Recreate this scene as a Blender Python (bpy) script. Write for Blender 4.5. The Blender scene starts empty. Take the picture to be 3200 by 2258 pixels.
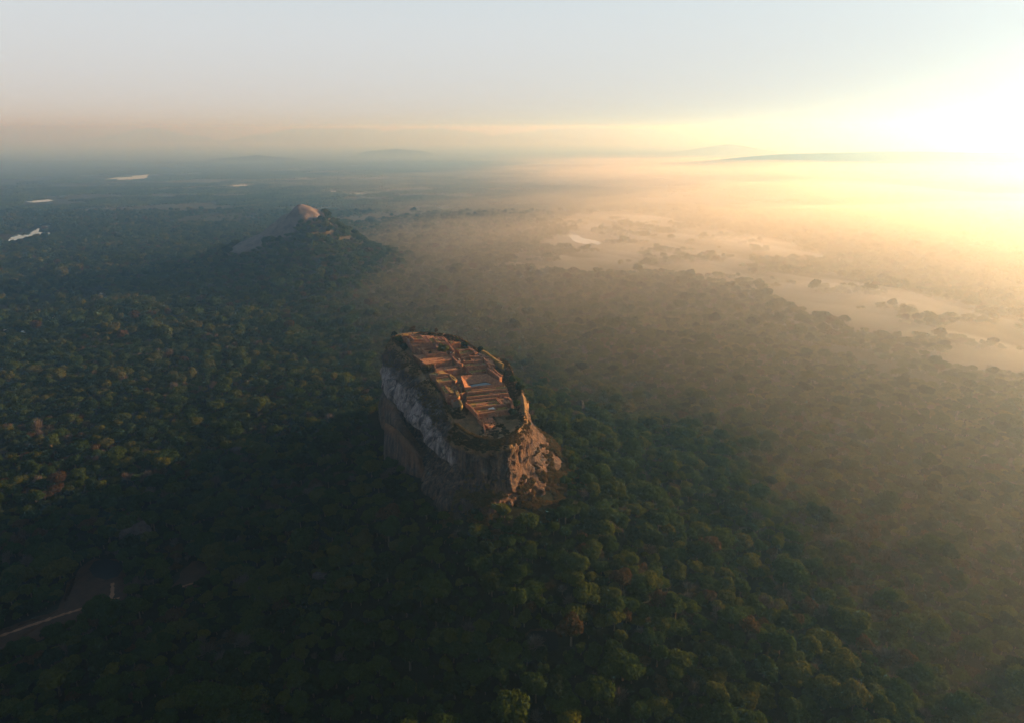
import bpy, bmesh, math, random
import numpy as np
from mathutils import Vector
S = bpy.context.scene
COL = S.collection
RNG = np.random.default_rng(7)
random.seed(7)

# ------------------------------------------------------------------ camera, sky, sun, exposure
F, CX, CY, HY = 2131.0, 1600.0, 1129.0, 408.0        # focal length, centre and horizon of the 3200 px photograph
PIT = math.atan((CY - HY) / F)
CAMZ = 400.0
cam = bpy.data.cameras.new('Camera'); cam_o = bpy.data.objects.new('Camera', cam); COL.objects.link(cam_o)
cam.sensor_width = 36; cam.lens = F / 3200 * 36; cam.clip_start = 1; cam.clip_end = 200000
cam_o.location = (0, 0, CAMZ); cam_o.rotation_euler = (math.pi / 2 - PIT, 0, 0); S.camera = cam_o

SUN_EL, SUN_AZ = math.radians(10.0), math.radians(68)
world = bpy.data.worlds.new('World'); S.world = world; world.use_nodes = True
wn = world.node_tree; bg = wn.nodes['Background']
sky = wn.nodes.new('ShaderNodeTexSky'); sky.sky_type = 'NISHITA'; sky.sun_disc = False
sky.sun_elevation = SUN_EL; sky.sun_rotation = SUN_AZ; sky.altitude = 400
sky.air_density = 1.0; sky.dust_density = 1.5; sky.ozone_density = 1.5
milk = wn.nodes.new('ShaderNodeMix'); milk.data_type = 'RGBA'; milk.inputs[0].default_value = 0.75
tint = wn.nodes.new('ShaderNodeMix'); tint.data_type = 'RGBA'          # thin high haze: pinkish low down, cooler above
tint.inputs[6].default_value = (4.65, 4.5, 4.75, 1); tint.inputs[7].default_value = (5.0, 5.35, 5.7, 1); wn.links.new(tint.outputs[2], milk.inputs[7])
wtc = wn.nodes.new('ShaderNodeTexCoord'); wsx = wn.nodes.new('ShaderNodeSeparateXYZ'); wn.links.new(wtc.outputs['Generated'], wsx.inputs[0])
veil = wn.nodes.new('ShaderNodeMapRange'); veil.interpolation_type = 'SMOOTHSTEP'   # the veil thins with height, as airmass does
veil.inputs['From Min'].default_value = 0.10; veil.inputs['From Max'].default_value = 0.40; veil.inputs['To Min'].default_value = 0.91; veil.inputs['To Max'].default_value = 0.10
tz = wn.nodes.new('ShaderNodeMapRange'); tz.inputs['From Min'].default_value = 0.0; tz.inputs['From Max'].default_value = 0.16
wn.links.new(wsx.outputs['Z'], tz.inputs['Value']); wn.links.new(tz.outputs[0], tint.inputs[0])
wn.links.new(wsx.outputs['Z'], veil.inputs['Value']); wn.links.new(veil.outputs[0], milk.inputs[0])
wn.links.new(sky.outputs[0], milk.inputs[6]); wn.links.new(milk.outputs[2], bg.inputs[0])
bg.inputs[1].default_value = 0.05
sun = bpy.data.lights.new('Sun', 'SUN'); sun_o = bpy.data.objects.new('Sun', sun); COL.objects.link(sun_o)
sun.energy = 5.0; sun.angle = math.radians(0.6); sun.color = (1.0, 0.61, 0.29)
sun_dir = Vector((math.sin(SUN_AZ) * math.cos(SUN_EL), math.cos(SUN_AZ) * math.cos(SUN_EL), math.sin(SUN_EL)))
sun_o.rotation_euler = sun_dir.to_track_quat('Z', 'Y').to_euler(); sun_o.location = (900, 900, 900)
vs = S.view_settings; vs.view_transform = 'Standard'; vs.look = 'None'; vs.exposure = 1.55; vs.gamma = 1.0
S.cycles.use_denoising = True; S.cycles.max_bounces = 6; S.cycles.diffuse_bounces = 2; S.cycles.glossy_bounces = 2
S.cycles.volume_bounces = 1; S.cycles.transparent_max_bounces = 48; S.cycles.transmission_bounces = 2
S.cycles.use_fast_gi = False

# ------------------------------------------------------------------ helpers
def ray(sx, sy):
    x = (sx - CX) / F; y = -(sy - CY) / F
    c, s = math.cos(PIT), math.sin(PIT)
    return np.array([x, c + s * y, -s + c * y])
def on_z(sx, sy, z=0.0):
    d = ray(sx, sy); return np.array([0, 0, CAMZ]) + d * (z - CAMZ) / d[2]
def V(px, py, z=0.0):                                 # point of the 2296 px wide view -> ground
    return on_z(px * 3200 / 2296, py * 3200 / 2296, z)
PA, PB, PY0 = 153.0, 0.13, 550.0                      # summit plane: z = PA + PB (y - PY0)
def plane_z(y): return PA + PB * (y - PY0)
def on_plane(sx, sy, dz=0.0):
    d = ray(sx, sy); t = (PA + dz - PB * PY0 - CAMZ) / (d[2] - PB * d[1])
    return np.array([0, 0, CAMZ]) + d * t

def _hash(ix, iy, iz, seed):
    n = (ix * 374761393 + iy * 668265263 + iz * 1274126177 + seed * 144269504) & 0xffffffff
    n = ((n ^ (n >> 13)) * 1274126177) & 0xffffffff
    n = ((n ^ (n >> 16)) * 2246822519) & 0xffffffff
    return ((n ^ (n >> 15)) & 0xffffff) / float(0xffffff) * 2 - 1
def vnoise(x, y, z=0.0, seed=0):
    x, y, z = np.broadcast_arrays(np.asarray(x, float), np.asarray(y, float), np.asarray(z, float))
    fx, fy, fz = np.floor(x), np.floor(y), np.floor(z)
    ix, iy, iz = fx.astype(np.int64), fy.astype(np.int64), fz.astype(np.int64)
    u, v, w = x - fx, y - fy, z - fz
    u, v, w = [a * a * a * (a * (a * 6 - 15) + 10) for a in (u, v, w)]
    r = 0
    for dx in (0, 1):
        for dy in (0, 1):
            for dz in (0, 1):
                r = r + _hash(ix + dx, iy + dy, iz + dz, seed) * (u if dx else 1 - u) * (v if dy else 1 - v) * (w if dz else 1 - w)
    return r
def fbm(x, y, z=0.0, oct=4, seed=0, gain=0.5):
    r, a = 0, 1.0
    for i in range(oct):
        r = r + a * vnoise(x, y, z, seed + i * 17); x, y, z = np.asarray(x) * 2.03, np.asarray(y) * 2.03, np.asarray(z) * 2.03; a *= gain
    return r
def sstep(a, b, x):
    t = np.clip((x - a) / (b - a), 0, 1); return t * t * (3 - 2 * t)
def in_poly(x, y, poly):
    x = np.asarray(x, float); y = np.asarray(y, float); c = np.zeros(x.shape, bool); n = len(poly)
    for i in range(n):
        x1, y1 = poly[i][:2]; x2, y2 = poly[i - 1][:2]
        c ^= ((y1 > y) != (y2 > y)) & (x < (x2 - x1) * (y - y1) / (y2 - y1 + 1e-12) + x1)
    return c
def poly_dist(x, y, poly):
    x = np.asarray(x, float); y = np.asarray(y, float); d = np.full(x.shape, 1e12)
    for i in range(len(poly)):
        ax, ay = poly[i][:2]; bx, by = poly[i - 1][:2]; ex, ey = bx - ax, by - ay
        t = np.clip(((x - ax) * ex + (y - ay) * ey) / (ex * ex + ey * ey + 1e-9), 0, 1)
        d = np.minimum(d, (x - ax - t * ex) ** 2 + (y - ay - t * ey) ** 2)
    return np.sqrt(d)

def mesh_np(name, verts, quads=None, tris=None, mats=(), smooth=False):
    me = bpy.data.meshes.new(name)
    fs = []
    if quads is not None and len(quads): fs += np.asarray(quads).tolist()
    if tris is not None and len(tris): fs += np.asarray(tris).tolist()
    me.from_pydata(np.asarray(verts, float).tolist(), [], fs)
    for m in mats: me.materials.append(m)
    if smooth: me.polygons.foreach_set('use_smooth', np.ones(len(me.polygons), bool))
    me.update(); return me
def link(name, data, parent=None, loc=None):
    o = bpy.data.objects.new(name, data); COL.objects.link(o)
    if parent is not None: o.parent = parent
    if loc is not None: o.location = loc
    return o
def tag(o, label=None, cat=None, group=None, kind=None):
    if label: o['label'] = label
    if cat: o['category'] = cat
    if group: o['group'] = group
    if kind: o['kind'] = kind
    return o
def fattr(me, name, vals):
    a = me.attributes.new(name, 'FLOAT', 'POINT'); a.data.foreach_set('value', np.asarray(vals, np.float32))

# ------------------------------------------------------------------ materials
class NT:
    def __init__(s, name):
        s.m = bpy.data.materials.new(name); s.m.use_nodes = True; s.t = s.m.node_tree; s.t.nodes.clear()
        s.out = s.new('OutputMaterial')
    def new(s, k, **kw):
        n = s.t.nodes.new('ShaderNode' + k)
        for a, b in kw.items(): setattr(n, a, b)
        return n
    def ln(s, a, b): s.t.links.new(a, b)
    def coord(s, scale=(1, 1, 1), kind='Object'):
        tc = s.new('TexCoord'); mp = s.new('Mapping'); mp.inputs['Scale'].default_value = scale
        s.ln(tc.outputs[kind], mp.inputs[0]); return mp.outputs[0]
    def noise(s, vec, scale, detail=5, rough=.55):
        n = s.new('TexNoise'); n.inputs['Scale'].default_value = scale; n.inputs['Detail'].default_value = detail
        n.inputs['Roughness'].default_value = rough; s.ln(vec, n.inputs['Vector']); return n.outputs[0]
    def ramp(s, fac, stops, interp='LINEAR'):
        r = s.new('ValToRGB'); r.color_ramp.interpolation = interp; e = r.color_ramp.elements
        while len(e) < len(stops): e.new(0.5)
        for i, (p, c) in enumerate(stops): e[i].position = p; e[i].color = (*c, 1) if len(c) == 3 else c
        s.ln(fac, r.inputs[0]); return r.outputs[0]
    def mix(s, fac, a, b, mode='MIX'):
        n = s.new('Mix', data_type='RGBA', blend_type=mode)
        for sock, v in ((n.inputs[0], fac), (n.inputs[6], a), (n.inputs[7], b)):
            if isinstance(v, (int, float)): sock.default_value = v
            elif isinstance(v, tuple): sock.default_value = (*v, 1) if len(v) == 3 else v
            else: s.ln(v, sock)
        return n.outputs[2]
    def attr(s, name): return s.new('Attribute', attribute_name=name).outputs['Fac']
    def math(s, op, a, b=0.5, clamp=False):
        n = s.new('Math', operation=op, use_clamp=clamp)
        for sock, v in zip(n.inputs, (a, b)):
            if isinstance(v, (int, float)): sock.default_value = v
            else: s.ln(v, sock)
        return n.outputs[0]
    def bsdf(s, col, rough=.9, bump=None, dist=.3, strength=.8, spec=.2):
        b = s.new('BsdfPrincipled'); b.inputs['Roughness'].default_value = rough; b.inputs['Specular IOR Level'].default_value = spec
        if isinstance(col, tuple): b.inputs[0].default_value = (*col, 1)
        else: s.ln(col, b.inputs[0])
        if bump is not None:
            bp = s.new('Bump'); bp.inputs['Distance'].default_value = dist; bp.inputs['Strength'].default_value = strength
            s.ln(bump, bp.inputs['Height']); s.ln(bp.outputs[0], b.inputs['Normal'])
        s.ln(b.outputs[0], s.out.inputs[0]); return s.m

def foliage(name, stops, patch=None, trans=.45):
    n = NT(name); oi = n.new('ObjectInfo'); ge = n.new('NewGeometry')
    mp = n.new('Mapping'); mp.inputs['Scale'].default_value = (.006,) * 3; n.ln(oi.outputs['Location'], mp.inputs[0])
    pn = n.noise(mp.outputs[0], 1.0, 3)
    r = n.math('ADD', n.math('MULTIPLY', oi.outputs['Random'], .62), n.math('MULTIPLY', n.math('SUBTRACT', pn, .3), .75))
    c = n.ramp(r, stops)
    c = n.mix(n.math('MULTIPLY', ge.outputs['Random Per Island'], .5), c, (.012, .018, .006), 'MIX')
    d = n.new('BsdfDiffuse'); t = n.new('BsdfTranslucent'); mx = n.new('MixShader'); mx.inputs[0].default_value = trans
    n.ln(c, d.inputs[0]); n.ln(n.mix(1.0, c, (1.0, .95, .5), 'MULTIPLY'), t.inputs[0])
    n.ln(d.outputs[0], mx.inputs[1]); n.ln(t.outputs[0], mx.inputs[2]); n.ln(mx.outputs[0], n.out.inputs[0]); return n.m
M_LEAF = foliage('leaves', [(0.0, (.012, .028, .009)), (.3, (.028, .056, .012)), (.55, (.048, .074, .012)), (.74, (.074, .084, .015)), (.9, (.074, .070, .02)), (1.0, (.15, .125, .02))])
M_LEAF_DARK = foliage('dark_leaves', [(0, (.010, .022, .008)), (1, (.022, .038, .012))])
M_LEAF_YEL = foliage('yellow_green_leaves', [(0, (.055, .075, .010)), (1, (.12, .12, .015))], trans=.45)
M_LEAF_BRN = foliage('brown_leaves', [(0, (.050, .034, .020)), (1, (.085, .055, .028))])
M_SCRUB = foliage('scrub_leaves', [(0, (.055, .052, .018)), (.45, (.10, .072, .028)), (.8, (.14, .084, .038)), (1, (.18, .115, .045))])
n = NT('bark'); M_BARK = n.bsdf(n.ramp(n.noise(n.coord((1, 1, .3)), 3), [(.3, (.05, .04, .03)), (.7, (.12, .10, .08))]), .95)
n = NT('twigs'); M_TWIG = n.bsdf(n.ramp(n.noise(n.coord(), .6), [(.3, (.045, .038, .033)), (.7, (.085, .072, .062))]), .95)

n = NT('ground'); v = n.coord()
a1 = n.ramp(n.noise(v, .02, 6, .65), [(.3, (.008, .010, .005)), (.6, (.014, .015, .007)), (.8, (.024, .020, .011))])
a2 = n.ramp(n.noise(v, .006, 6, .6), [(.3, (.014, .018, .007)), (.55, (.026, .026, .012)), (.75, (.05, .040, .022))])
big = n.noise(v, .0006, 6, .65)
farm = n.math('MULTIPLY', n.ramp(big, [(.50, (0, 0, 0)), (.62, (1, 1, 1))]), n.attr('far'))
c = n.mix(n.math('MAXIMUM', n.attr('field'), farm), a1, a2)
M_GROUND = n.bsdf(c, 1.0, n.noise(v, .05, 6, .7), 6.0, .8, 0.05)
n = NT('dirt'); M_DIRT = n.bsdf(n.ramp(n.noise(n.coord(), .12, 6), [(.3, (.028, .018, .012)), (.7, (.055, .032, .02))]), 1.0, spec=.05)
n = NT('path'); M_PATH = n.bsdf(n.ramp(n.noise(n.coord(), .3, 6), [(.3, (.14, .08, .05)), (.7, (.24, .14, .09))]), 1.0, spec=.05)
n = NT('water'); M_WATER = n.bsdf((.02, .03, .035), .06, n.noise(n.coord(), .4, 2), .02, .2, .5)
n = NT('murky_water'); M_MURK = n.bsdf((.006, .008, .010), .5, spec=.03)
n = NT('far_hill'); v = n.coord(); M_FARHILL = n.bsdf(n.ramp(n.noise(v, .01, 5), [(.3, (.015, .022, .010)), (.7, (.04, .042, .018))]), 1.0, spec=.05)

n = NT('cliff_rock'); tc = n.new('TexCoord'); obj = tc.outputs['Object']
mp = n.new('Mapping'); mp.inputs['Scale'].default_value = (.30, .30, .022); n.ln(obj, mp.inputs[0]); streak = n.noise(mp.outputs[0], 1.0, 8, .6)
mp2 = n.new('Mapping'); mp2.inputs['Scale'].default_value = (.9, .9, .05); n.ln(obj, mp2.inputs[0]); fine = n.noise(mp2.outputs[0], 1.0, 8, .65)
blot = n.noise(obj, .045, 6, .6)
dark = n.ramp(streak, [(.34, (.018, .014, .015)), (.5, (.050, .039, .037)), (.62, (.105, .068, .049)), (.72, (.165, .10, .062))])
dark = n.mix(n.ramp(fine, [(.66, (0, 0, 0)), (.74, (.7, .7, .7))]), dark, (.36, .32, .30))
pale = n.ramp(streak, [(.30, (.05, .042, .046)), (.44, (.17, .145, .15)), (.6, (.27, .235, .232)), (.75, (.38, .345, .335))])
pale = n.mix(n.ramp(fine, [(.30, (1, 1, 1)), (.42, (0, 0, 0))]), pale, (.06, .05, .06))
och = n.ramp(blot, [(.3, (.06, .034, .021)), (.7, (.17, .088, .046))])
mp3 = n.new('Mapping'); mp3.inputs['Scale'].default_value = (.085, .085, .012); n.ln(obj, mp3.inputs[0]); stain = n.noise(mp3.outputs[0], 1.0, 6, .6)
pale = n.mix(n.ramp(stain, [(.52, (0, 0, 0)), (.60, (.85, .85, .85))]), pale, (.035, .029, .033))
vor = n.new('TexVoronoi', feature='DISTANCE_TO_EDGE'); vor.inputs['Scale'].default_value = .075; mpv = n.new('Mapping'); mpv.inputs['Scale'].default_value = (1, 1, .55); n.ln(obj, mpv.inputs[0])
wv_ = n.new('Mix', data_type='RGBA'); wv_.inputs[0].default_value = .12; n.ln(mpv.outputs[0], wv_.inputs[6]); nz_c = n.new('TexNoise'); nz_c.inputs['Scale'].default_value = .12; nz_c.inputs['Detail'].default_value = 5; n.ln(obj, nz_c.inputs['Vector'])
vadd = n.new('VectorMath', operation='MULTIPLY_ADD'); n.ln(nz_c.outputs['Color'], vadd.inputs[0]); vadd.inputs[1].default_value = (9, 9, 9); n.ln(mpv.outputs[0], vadd.inputs[2]); n.ln(vadd.outputs[0], vor.inputs['Vector'])
crackm = n.ramp(vor.outputs['Distance'], [(0.0, (1, 1, 1)), (.035, (0, 0, 0))])
c = n.mix(n.attr('pale'), dark, pale)
c = n.mix(n.math('MULTIPLY', crackm, .75), c, (.014, .011, .012))
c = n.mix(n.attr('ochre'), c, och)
soil = n.ramp(n.noise(obj, .12, 6, .7), [(.3, (.085, .07, .03)), (.5, (.18, .115, .055)), (.7, (.33, .18, .09))])
c = n.mix(n.attr('soil'), c, soil)
hgt = n.math('SUBTRACT', n.math('ADD', n.math('MULTIPLY', fine, .6), n.noise(obj, .35, 8, .65)), n.math('MULTIPLY', crackm, .8))
M_ROCK = n.bsdf(c, .92, hgt, 1.6, .9, .15)
n = NT('boulder'); v = n.coord(); M_BOULDER = n.bsdf(n.ramp(n.noise(v, .12, 8, .65), [(.3, (.02, .018, .02)), (.6, (.055, .048, .048)), (.8, (.11, .095, .09))]), .92, n.noise(v, .5, 8, .65), 1.0)

n = NT('brick_masonry'); v = n.coord(); M_BRICK = n.bsdf(n.ramp(n.noise(v, .35, 8, .7), [(.25, (.11, .048, .028)), (.5, (.25, .11, .057)), (.75, (.42, .22, .115))]), .95, n.noise(v, 1.2, 6, .7), .25)
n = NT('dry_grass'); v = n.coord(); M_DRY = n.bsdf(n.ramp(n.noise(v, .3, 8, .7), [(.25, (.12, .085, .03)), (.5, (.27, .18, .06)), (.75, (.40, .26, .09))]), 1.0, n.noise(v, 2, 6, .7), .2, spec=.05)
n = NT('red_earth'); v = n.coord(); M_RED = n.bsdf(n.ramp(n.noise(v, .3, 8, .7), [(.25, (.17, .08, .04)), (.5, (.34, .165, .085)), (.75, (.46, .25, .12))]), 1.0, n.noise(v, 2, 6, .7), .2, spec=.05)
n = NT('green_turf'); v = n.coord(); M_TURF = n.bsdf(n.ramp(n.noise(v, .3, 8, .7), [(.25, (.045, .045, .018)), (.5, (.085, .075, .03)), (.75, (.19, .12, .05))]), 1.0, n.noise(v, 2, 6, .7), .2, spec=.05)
n = NT('pale_stone'); v = n.coord(); M_STONE = n.bsdf(n.ramp(n.noise(v, .6, 8, .7), [(.25, (.36, .30, .25)), (.7, (.62, .55, .47))]), .9, n.noise(v, 2, 6), .15)
n = NT('grey_masonry'); v = n.coord((1, 1, .6)); M_GREY = n.bsdf(n.ramp(n.noise(v, .9, 8, .7), [(.25, (.09, .075, .06)), (.7, (.22, .19, .15))]), .95, n.noise(v, 1.5, 6, .7), .3)
n = NT('white_wall'); M_WHITE = n.bsdf(n.ramp(n.noise(n.coord(), .4), [(.3, (.62, .6, .57)), (.7, (.8, .79, .77))]), .8)
n = NT('sheet_roof'); M_ROOF = n.bsdf(n.ramp(n.noise(n.coord(), .5), [(.3, (.55, .54, .55)), (.7, (.76, .75, .75))]), .45)
n = NT('dark_opening'); M_DARK = n.bsdf((.03, .03, .035), .4)

def volume_mat(name, dens, color, aniso, absorb=(1, 1, 1)):
    n = NT(name); p = n.new('VolumePrincipled'); p.inputs['Density'].default_value = dens
    p.inputs['Color'].default_value = (*color, 1); p.inputs['Absorption Color'].default_value = (*absorb, 1); p.inputs['Anisotropy'].default_value = aniso
    n.ln(p.outputs[0], n.out.inputs['Volume']); return n.m

# ------------------------------------------------------------------ terrain
ROCK_C = np.array([-52.0, 640.0])
RIM = [(-137, 748), (-111, 759), (-86, 756), (-60, 741), (-36, 714), (-16, 690), (-3, 668), (5, 640), (10, 609), (12, 577), (8, 550), (-7, 533),
       (-26, 533), (-43, 546), (-55, 568), (-64, 596), (-76, 624), (-90, 653), (-105, 683), (-122, 712)]
HILL_C = np.array([-604.0, 2050.0])
FIELD = [V(*p)[:2] for p in [(1290, 478), (1235, 530), (1150, 602), (1320, 612), (1480, 622), (1620, 648), (1760, 690), (1900, 738), (2100, 795), (2420, 850), (2420, 770), (2150, 700), (1960, 650), (1850, 590), (1700, 520), (1500, 490), (1380, 474)]]
OPEN = [  # other treeless ground: meadows and cleared fields
    [V(*p)[:2] for p in [(-60, 690), (40, 668), (140, 662), (175, 680), (90, 700), (-60, 722)]],
    [V(*p)[:2] for p in [(-40, 522), (20, 512), (60, 518), (20, 545), (-40, 560)]],
    [V(*p)[:2] for p in [(170, 470), (300, 462), (480, 455), (470, 462), (330, 472), (190, 478)]],
    [V(*p)[:2] for p in [(380, 490), (520, 480), (600, 484), (520, 497), (400, 500)]],
    [V(*p)[:2] for p in [(760, 490), (900, 470), (1000, 474), (900, 490), (780, 500)]],
    [V(*p)[:2] for p in [(1780, 770), (1850, 778), (2080, 838), (2180, 880), (2000, 845), (1860, 800)]],
]
PONDS = [
    ('wide silver pond beside the bare meadow left of the wooded peak', [(18, 541), (34, 527), (62, 517), (98, 505), (122, 503), (112, 511), (90, 514), (86, 521), (104, 523), (134, 520), (120, 526), (84, 527), (56, 533), (34, 540)]),
    ('small pale blue pond amid dark woods below the wooded peak', [(176, 659), (190, 652), (214, 653), (228, 649), (248, 653), (243, 659), (224, 660), (214, 667), (196, 668), (190, 661)]),
    ('long pale lake edged by dark trees far out on the plain', [(232, 403), (262, 398), (300, 395), (338, 391), (332, 398), (320, 403), (290, 405), (262, 404)]),
    ('narrow bright lake far out on the plain near the pale fields', [(508, 420), (522, 416), (545, 413), (564, 415), (552, 419), (530, 421)]),
    ('jagged bright pool at the edge of the misty open field', [(1272, 526), (1282, 520), (1292, 523), (1300, 532), (1318, 537), (1338, 541), (1354, 546), (1340, 550), (1326, 545), (1312, 549), (1296, 545), (1284, 540)]),
    ('thin sliver of water at the far edge of the left woods', [(58, 453), (84, 450), (108, 448), (122, 450), (104, 453), (76, 455)]),
    ('tiny bright water patch on the plain behind the wooded peak', [(732, 431), (742, 427), (754, 430), (746, 433)]),
    ('faint streak of water on the hazy plain behind the wooded peak', [(788, 437), (802, 434), (818, 436), (804, 439)]),
]
pond_polys = [[V(*p)[:2] for p in pts] for _, pts in PONDS]
GARDEN = [V(*p)[:2] for p in [(150, 1330), (200, 1250), (260, 1220), (300, 1250), (290, 1320), (240, 1350)]]

def rock_dist(x, y):
    d = poly_dist(x, y, RIM); return np.where(in_poly(x, y, RIM), -d, d)
def hill_z(x, y):
    dx = np.asarray(x, float) - HILL_C[0]; dy = np.asarray(y, float) - HILL_C[1]
    dx = dx + 0.08 * dy
    dyy = np.where(dy < 0, dy / 1.35, dy / .8)
    dxx = np.where(dx < 0, dx / 1.18, dx / 0.88)
    w = fbm(np.asarray(x) * .006, np.asarray(y) * .006, 0, 3, 41)
    d = np.sqrt(dxx ** 2 + dyy ** 2) * (1 + .09 * w)
    return 212 * np.exp(-(np.sqrt(d * d + 300) / 190) ** 1.4) * (1 + .05 * fbm(np.asarray(x) * .015, np.asarray(y) * .015, 0, 3, 5)) - 12
def field_sd(x, y):
    d = poly_dist(x, y, FIELD); d = np.where(in_poly(x, y, FIELD), d, -d)
    return d + 95 * fbm(np.asarray(x) * .0035, np.asarray(y) * .0035, 0, 3, 551) + 30 * fbm(np.asarray(x) * .02, np.asarray(y) * .02, 0, 2, 557) - 25
def flat_mask(x, y):
    m = np.ones(np.shape(x))
    for p in [FIELD] + pond_polys + OPEN[:1]:
        d = poly_dist(x, y, p); d = np.where(in_poly(x, y, p), 0, d); m = np.minimum(m, sstep(5, 160, d))
    return m
def ground_z(x, y):
    x = np.asarray(x, float); y = np.asarray(y, float)
    z = 5.0 * fbm(x * .0016, y * .0016, 0, 4, 3) * flat_mask(x, y)
    d = np.maximum(rock_dist(x, y) - 18, 0)
    wob = 1 + .22 * fbm(x * .008, y * .008, 0, 3, 9)
    side = sstep(-160, 60, x - ROCK_C[0])                    # the ridge falls away faster towards the west
    R = 105 + 60 * side
    z = z + 90 * np.exp(-(d * wob / R) ** 1.45) * (0.9 + .1 * side)
    return z
def top_z(x, y): return np.maximum(ground_z(x, y), hill_z(x, y))

GN_ = 620
u = np.linspace(-1, 1, GN_)
gx = 297 * np.sinh(6.05 * u) - 40; gy = 297 * np.sinh(6.05 * u) + 700
X, Y = np.meshgrid(gx, gy); Z = ground_z(X, Y)
Z -= np.maximum(0, (np.hypot(X, Y - 700) - 20000)) * 0      # the plain runs level to the horizon
Z = np.where(rock_dist(X, Y) < -10, np.minimum(Z, 70), Z)
idx = np.arange(GN_ * GN_).reshape(GN_, GN_)
quads = np.stack([idx[:-1, :-1], idx[:-1, 1:], idx[1:, 1:], idx[1:, :-1]], -1).reshape(-1, 4)
me = mesh_np('ground', np.stack([X, Y, Z], -1).reshape(-1, 3), quads, mats=[M_GROUND], smooth=True)
fm = np.zeros(X.shape)
fm = sstep(-15, 25, field_sd(X, Y))
for p in OPEN:
    d = poly_dist(X, Y, p) + 0; fm = np.maximum(fm, np.where(in_poly(X, Y, p), 1, 1 - sstep(0, 25, d)))
fattr(me, 'field', fm.ravel()); fattr(me, 'far', sstep(2600, 3600, np.hypot(X, Y)).ravel())
tag(link('ground', me), 'dark wooded plain stretching to the hazy horizon', kind='structure')

# the wooded peak with its bare rock crown
hx = np.linspace(-560, 560, 190) + HILL_C[0]; hy = np.linspace(-760, 900, 210) + HILL_C[1]
HX, HYY = np.meshgrid(hx, hy); HZ = hill_z(HX, HYY)
def hill_bare(x, y):
    z = hill_z(x, y); dy = y - HILL_C[1]; dx = x - HILL_C[0] + .08 * dy
    nn = fbm(x * .014, y * .014, 0, 3, 77)
    m = sstep(66, 82, z + 7 * nn) * (1 - sstep(0, 16, dx + 8 * nn + .25 * np.minimum(dy + 40, 0) * -1)) * sstep(-128, -108, dy + 9 * nn - .18 * dx)
    crown = sstep(146, 154, z + 3 * nn) * (1 - sstep(36, 52, dx + 6 * nn)); return np.clip(np.maximum(m, crown), 0, 1)
bare = hill_bare(HX, HYY)
HZ = HZ + bare * (3 + 2.2 * fbm(HX * .04, HYY * .04, 0, 4, 12))
idx = np.arange(HX.size).reshape(HX.shape)
quads = np.stack([idx[:-1, :-1], idx[:-1, 1:], idx[1:, 1:], idx[1:, :-1]], -1).reshape(-1, 4)
n = NT('peak_rock'); v = n.coord(); rk = n.ramp(n.noise(v, .03, 7, .65), [(.3, (.05, .043, .045)), (.6, (.12, .10, .097)), (.8, (.2, .13, .10))])
fl = n.ramp(n.noise(v, .03, 6), [(.3, (.018, .022, .010)), (.7, (.06, .045, .024))])
M_PEAK = n.bsdf(n.mix(n.attr('bare'), fl, rk), .95, n.noise(v, .08, 8, .65), 3.0)
me = mesh_np('hill', np.stack([HX, HYY, HZ], -1).reshape(-1, 3), quads, mats=[M_PEAK], smooth=True)
fattr(me, 'bare', bare.ravel())
tag(link('hill', me), 'steep wooded peak with a bare rock crown', kind='structure')

# far ridges and hills, each a real mound on the plain
def far_hill(px0, px1, ytops, dist, depth, label, seed):
    nx, ny = 110, 14; s = np.linspace(-.55, 1.55, nx); si_ = np.clip(s, 0, 1)
    ty = np.interp(si_, np.linspace(0, 1, len(ytops)), ytops); ty = np.convolve(np.pad(ty, 3, 'edge'), np.ones(7) / 7, 'valid')
    xs = px0 + s * (px1 - px0)
    P = np.array([ray(a * 3200 / 2296, b * 3200 / 2296) for a, b in zip(xs, ty)])
    wx = P[:, 0] / P[:, 1] * dist; wz = CAMZ + P[:, 2] / P[:, 1] * dist
    out = np.maximum(np.maximum(-s, s - 1), 0) / .55
    wz = np.clip(wz, 0, 472) * (1 + .03 * fbm(s * 14, 0, 0, 3, seed)) * np.cos(np.clip(out, 0, 1) * math.pi / 2) ** 2
    t = np.linspace(-1, 1, ny); prof = np.cos(t * math.pi / 2) ** 1.3
    XX = wx[None] + 0 * t[:, None]; YY = dist + t[:, None] * depth + 0.03 * np.abs(wx[None])
    ZZ = wz[None] * prof[:, None] * (1 + .12 * fbm(XX * .0012, YY * .0012, 0, 3, seed + 3) * (1 - prof[:, None])) - 8
    idx = np.arange(nx * ny).reshape(ny, nx)
    q = np.stack([idx[:-1, :-1], idx[:-1, 1:], idx[1:, 1:], idx[1:, :-1]], -1).reshape(-1, 4)
    o = link('hill', mesh_np('hill', np.stack([XX, YY, ZZ], -1).reshape(-1, 3), q, mats=[M_FARHILL], smooth=True)); tag(o, label, kind='structure')
far_hill(1560, 2900, [366, 352, 344, 343, 339, 340, 345, 339, 342, 350, 346, 352, 350], 8200, 900, 'long level wooded ridge in the bright haze', 1)
far_hill(1480, 1800, [345, 338, 330, 322, 331, 340, 345], 12500, 700, 'low hill in front of the bright horizon fog', 2)
far_hill(1720, 2120, [312, 304, 290, 281, 289, 287, 287, 294, 304, 312], 22500, 1500, 'faint twin-topped hill in the glow on the horizon', 3)
far_hill(1180, 1520, [296, 288, 283, 274, 276, 283, 290, 296], 22500, 1500, 'faint broad hill on the horizon', 4)
far_hill(860, 1060, [296, 289, 284, 286, 291, 296], 22500, 1500, 'faint low hill on the horizon', 5)
far_hill(600, 900, [300, 290, 280, 273, 274, 282, 292, 300], 22500, 1500, 'faint rounded mountain on the horizon', 6)
far_hill(240, 420, [304, 298, 288, 284, 292, 300, 304], 22500, 1500, 'faint small hill on the blue horizon', 7)
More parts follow.
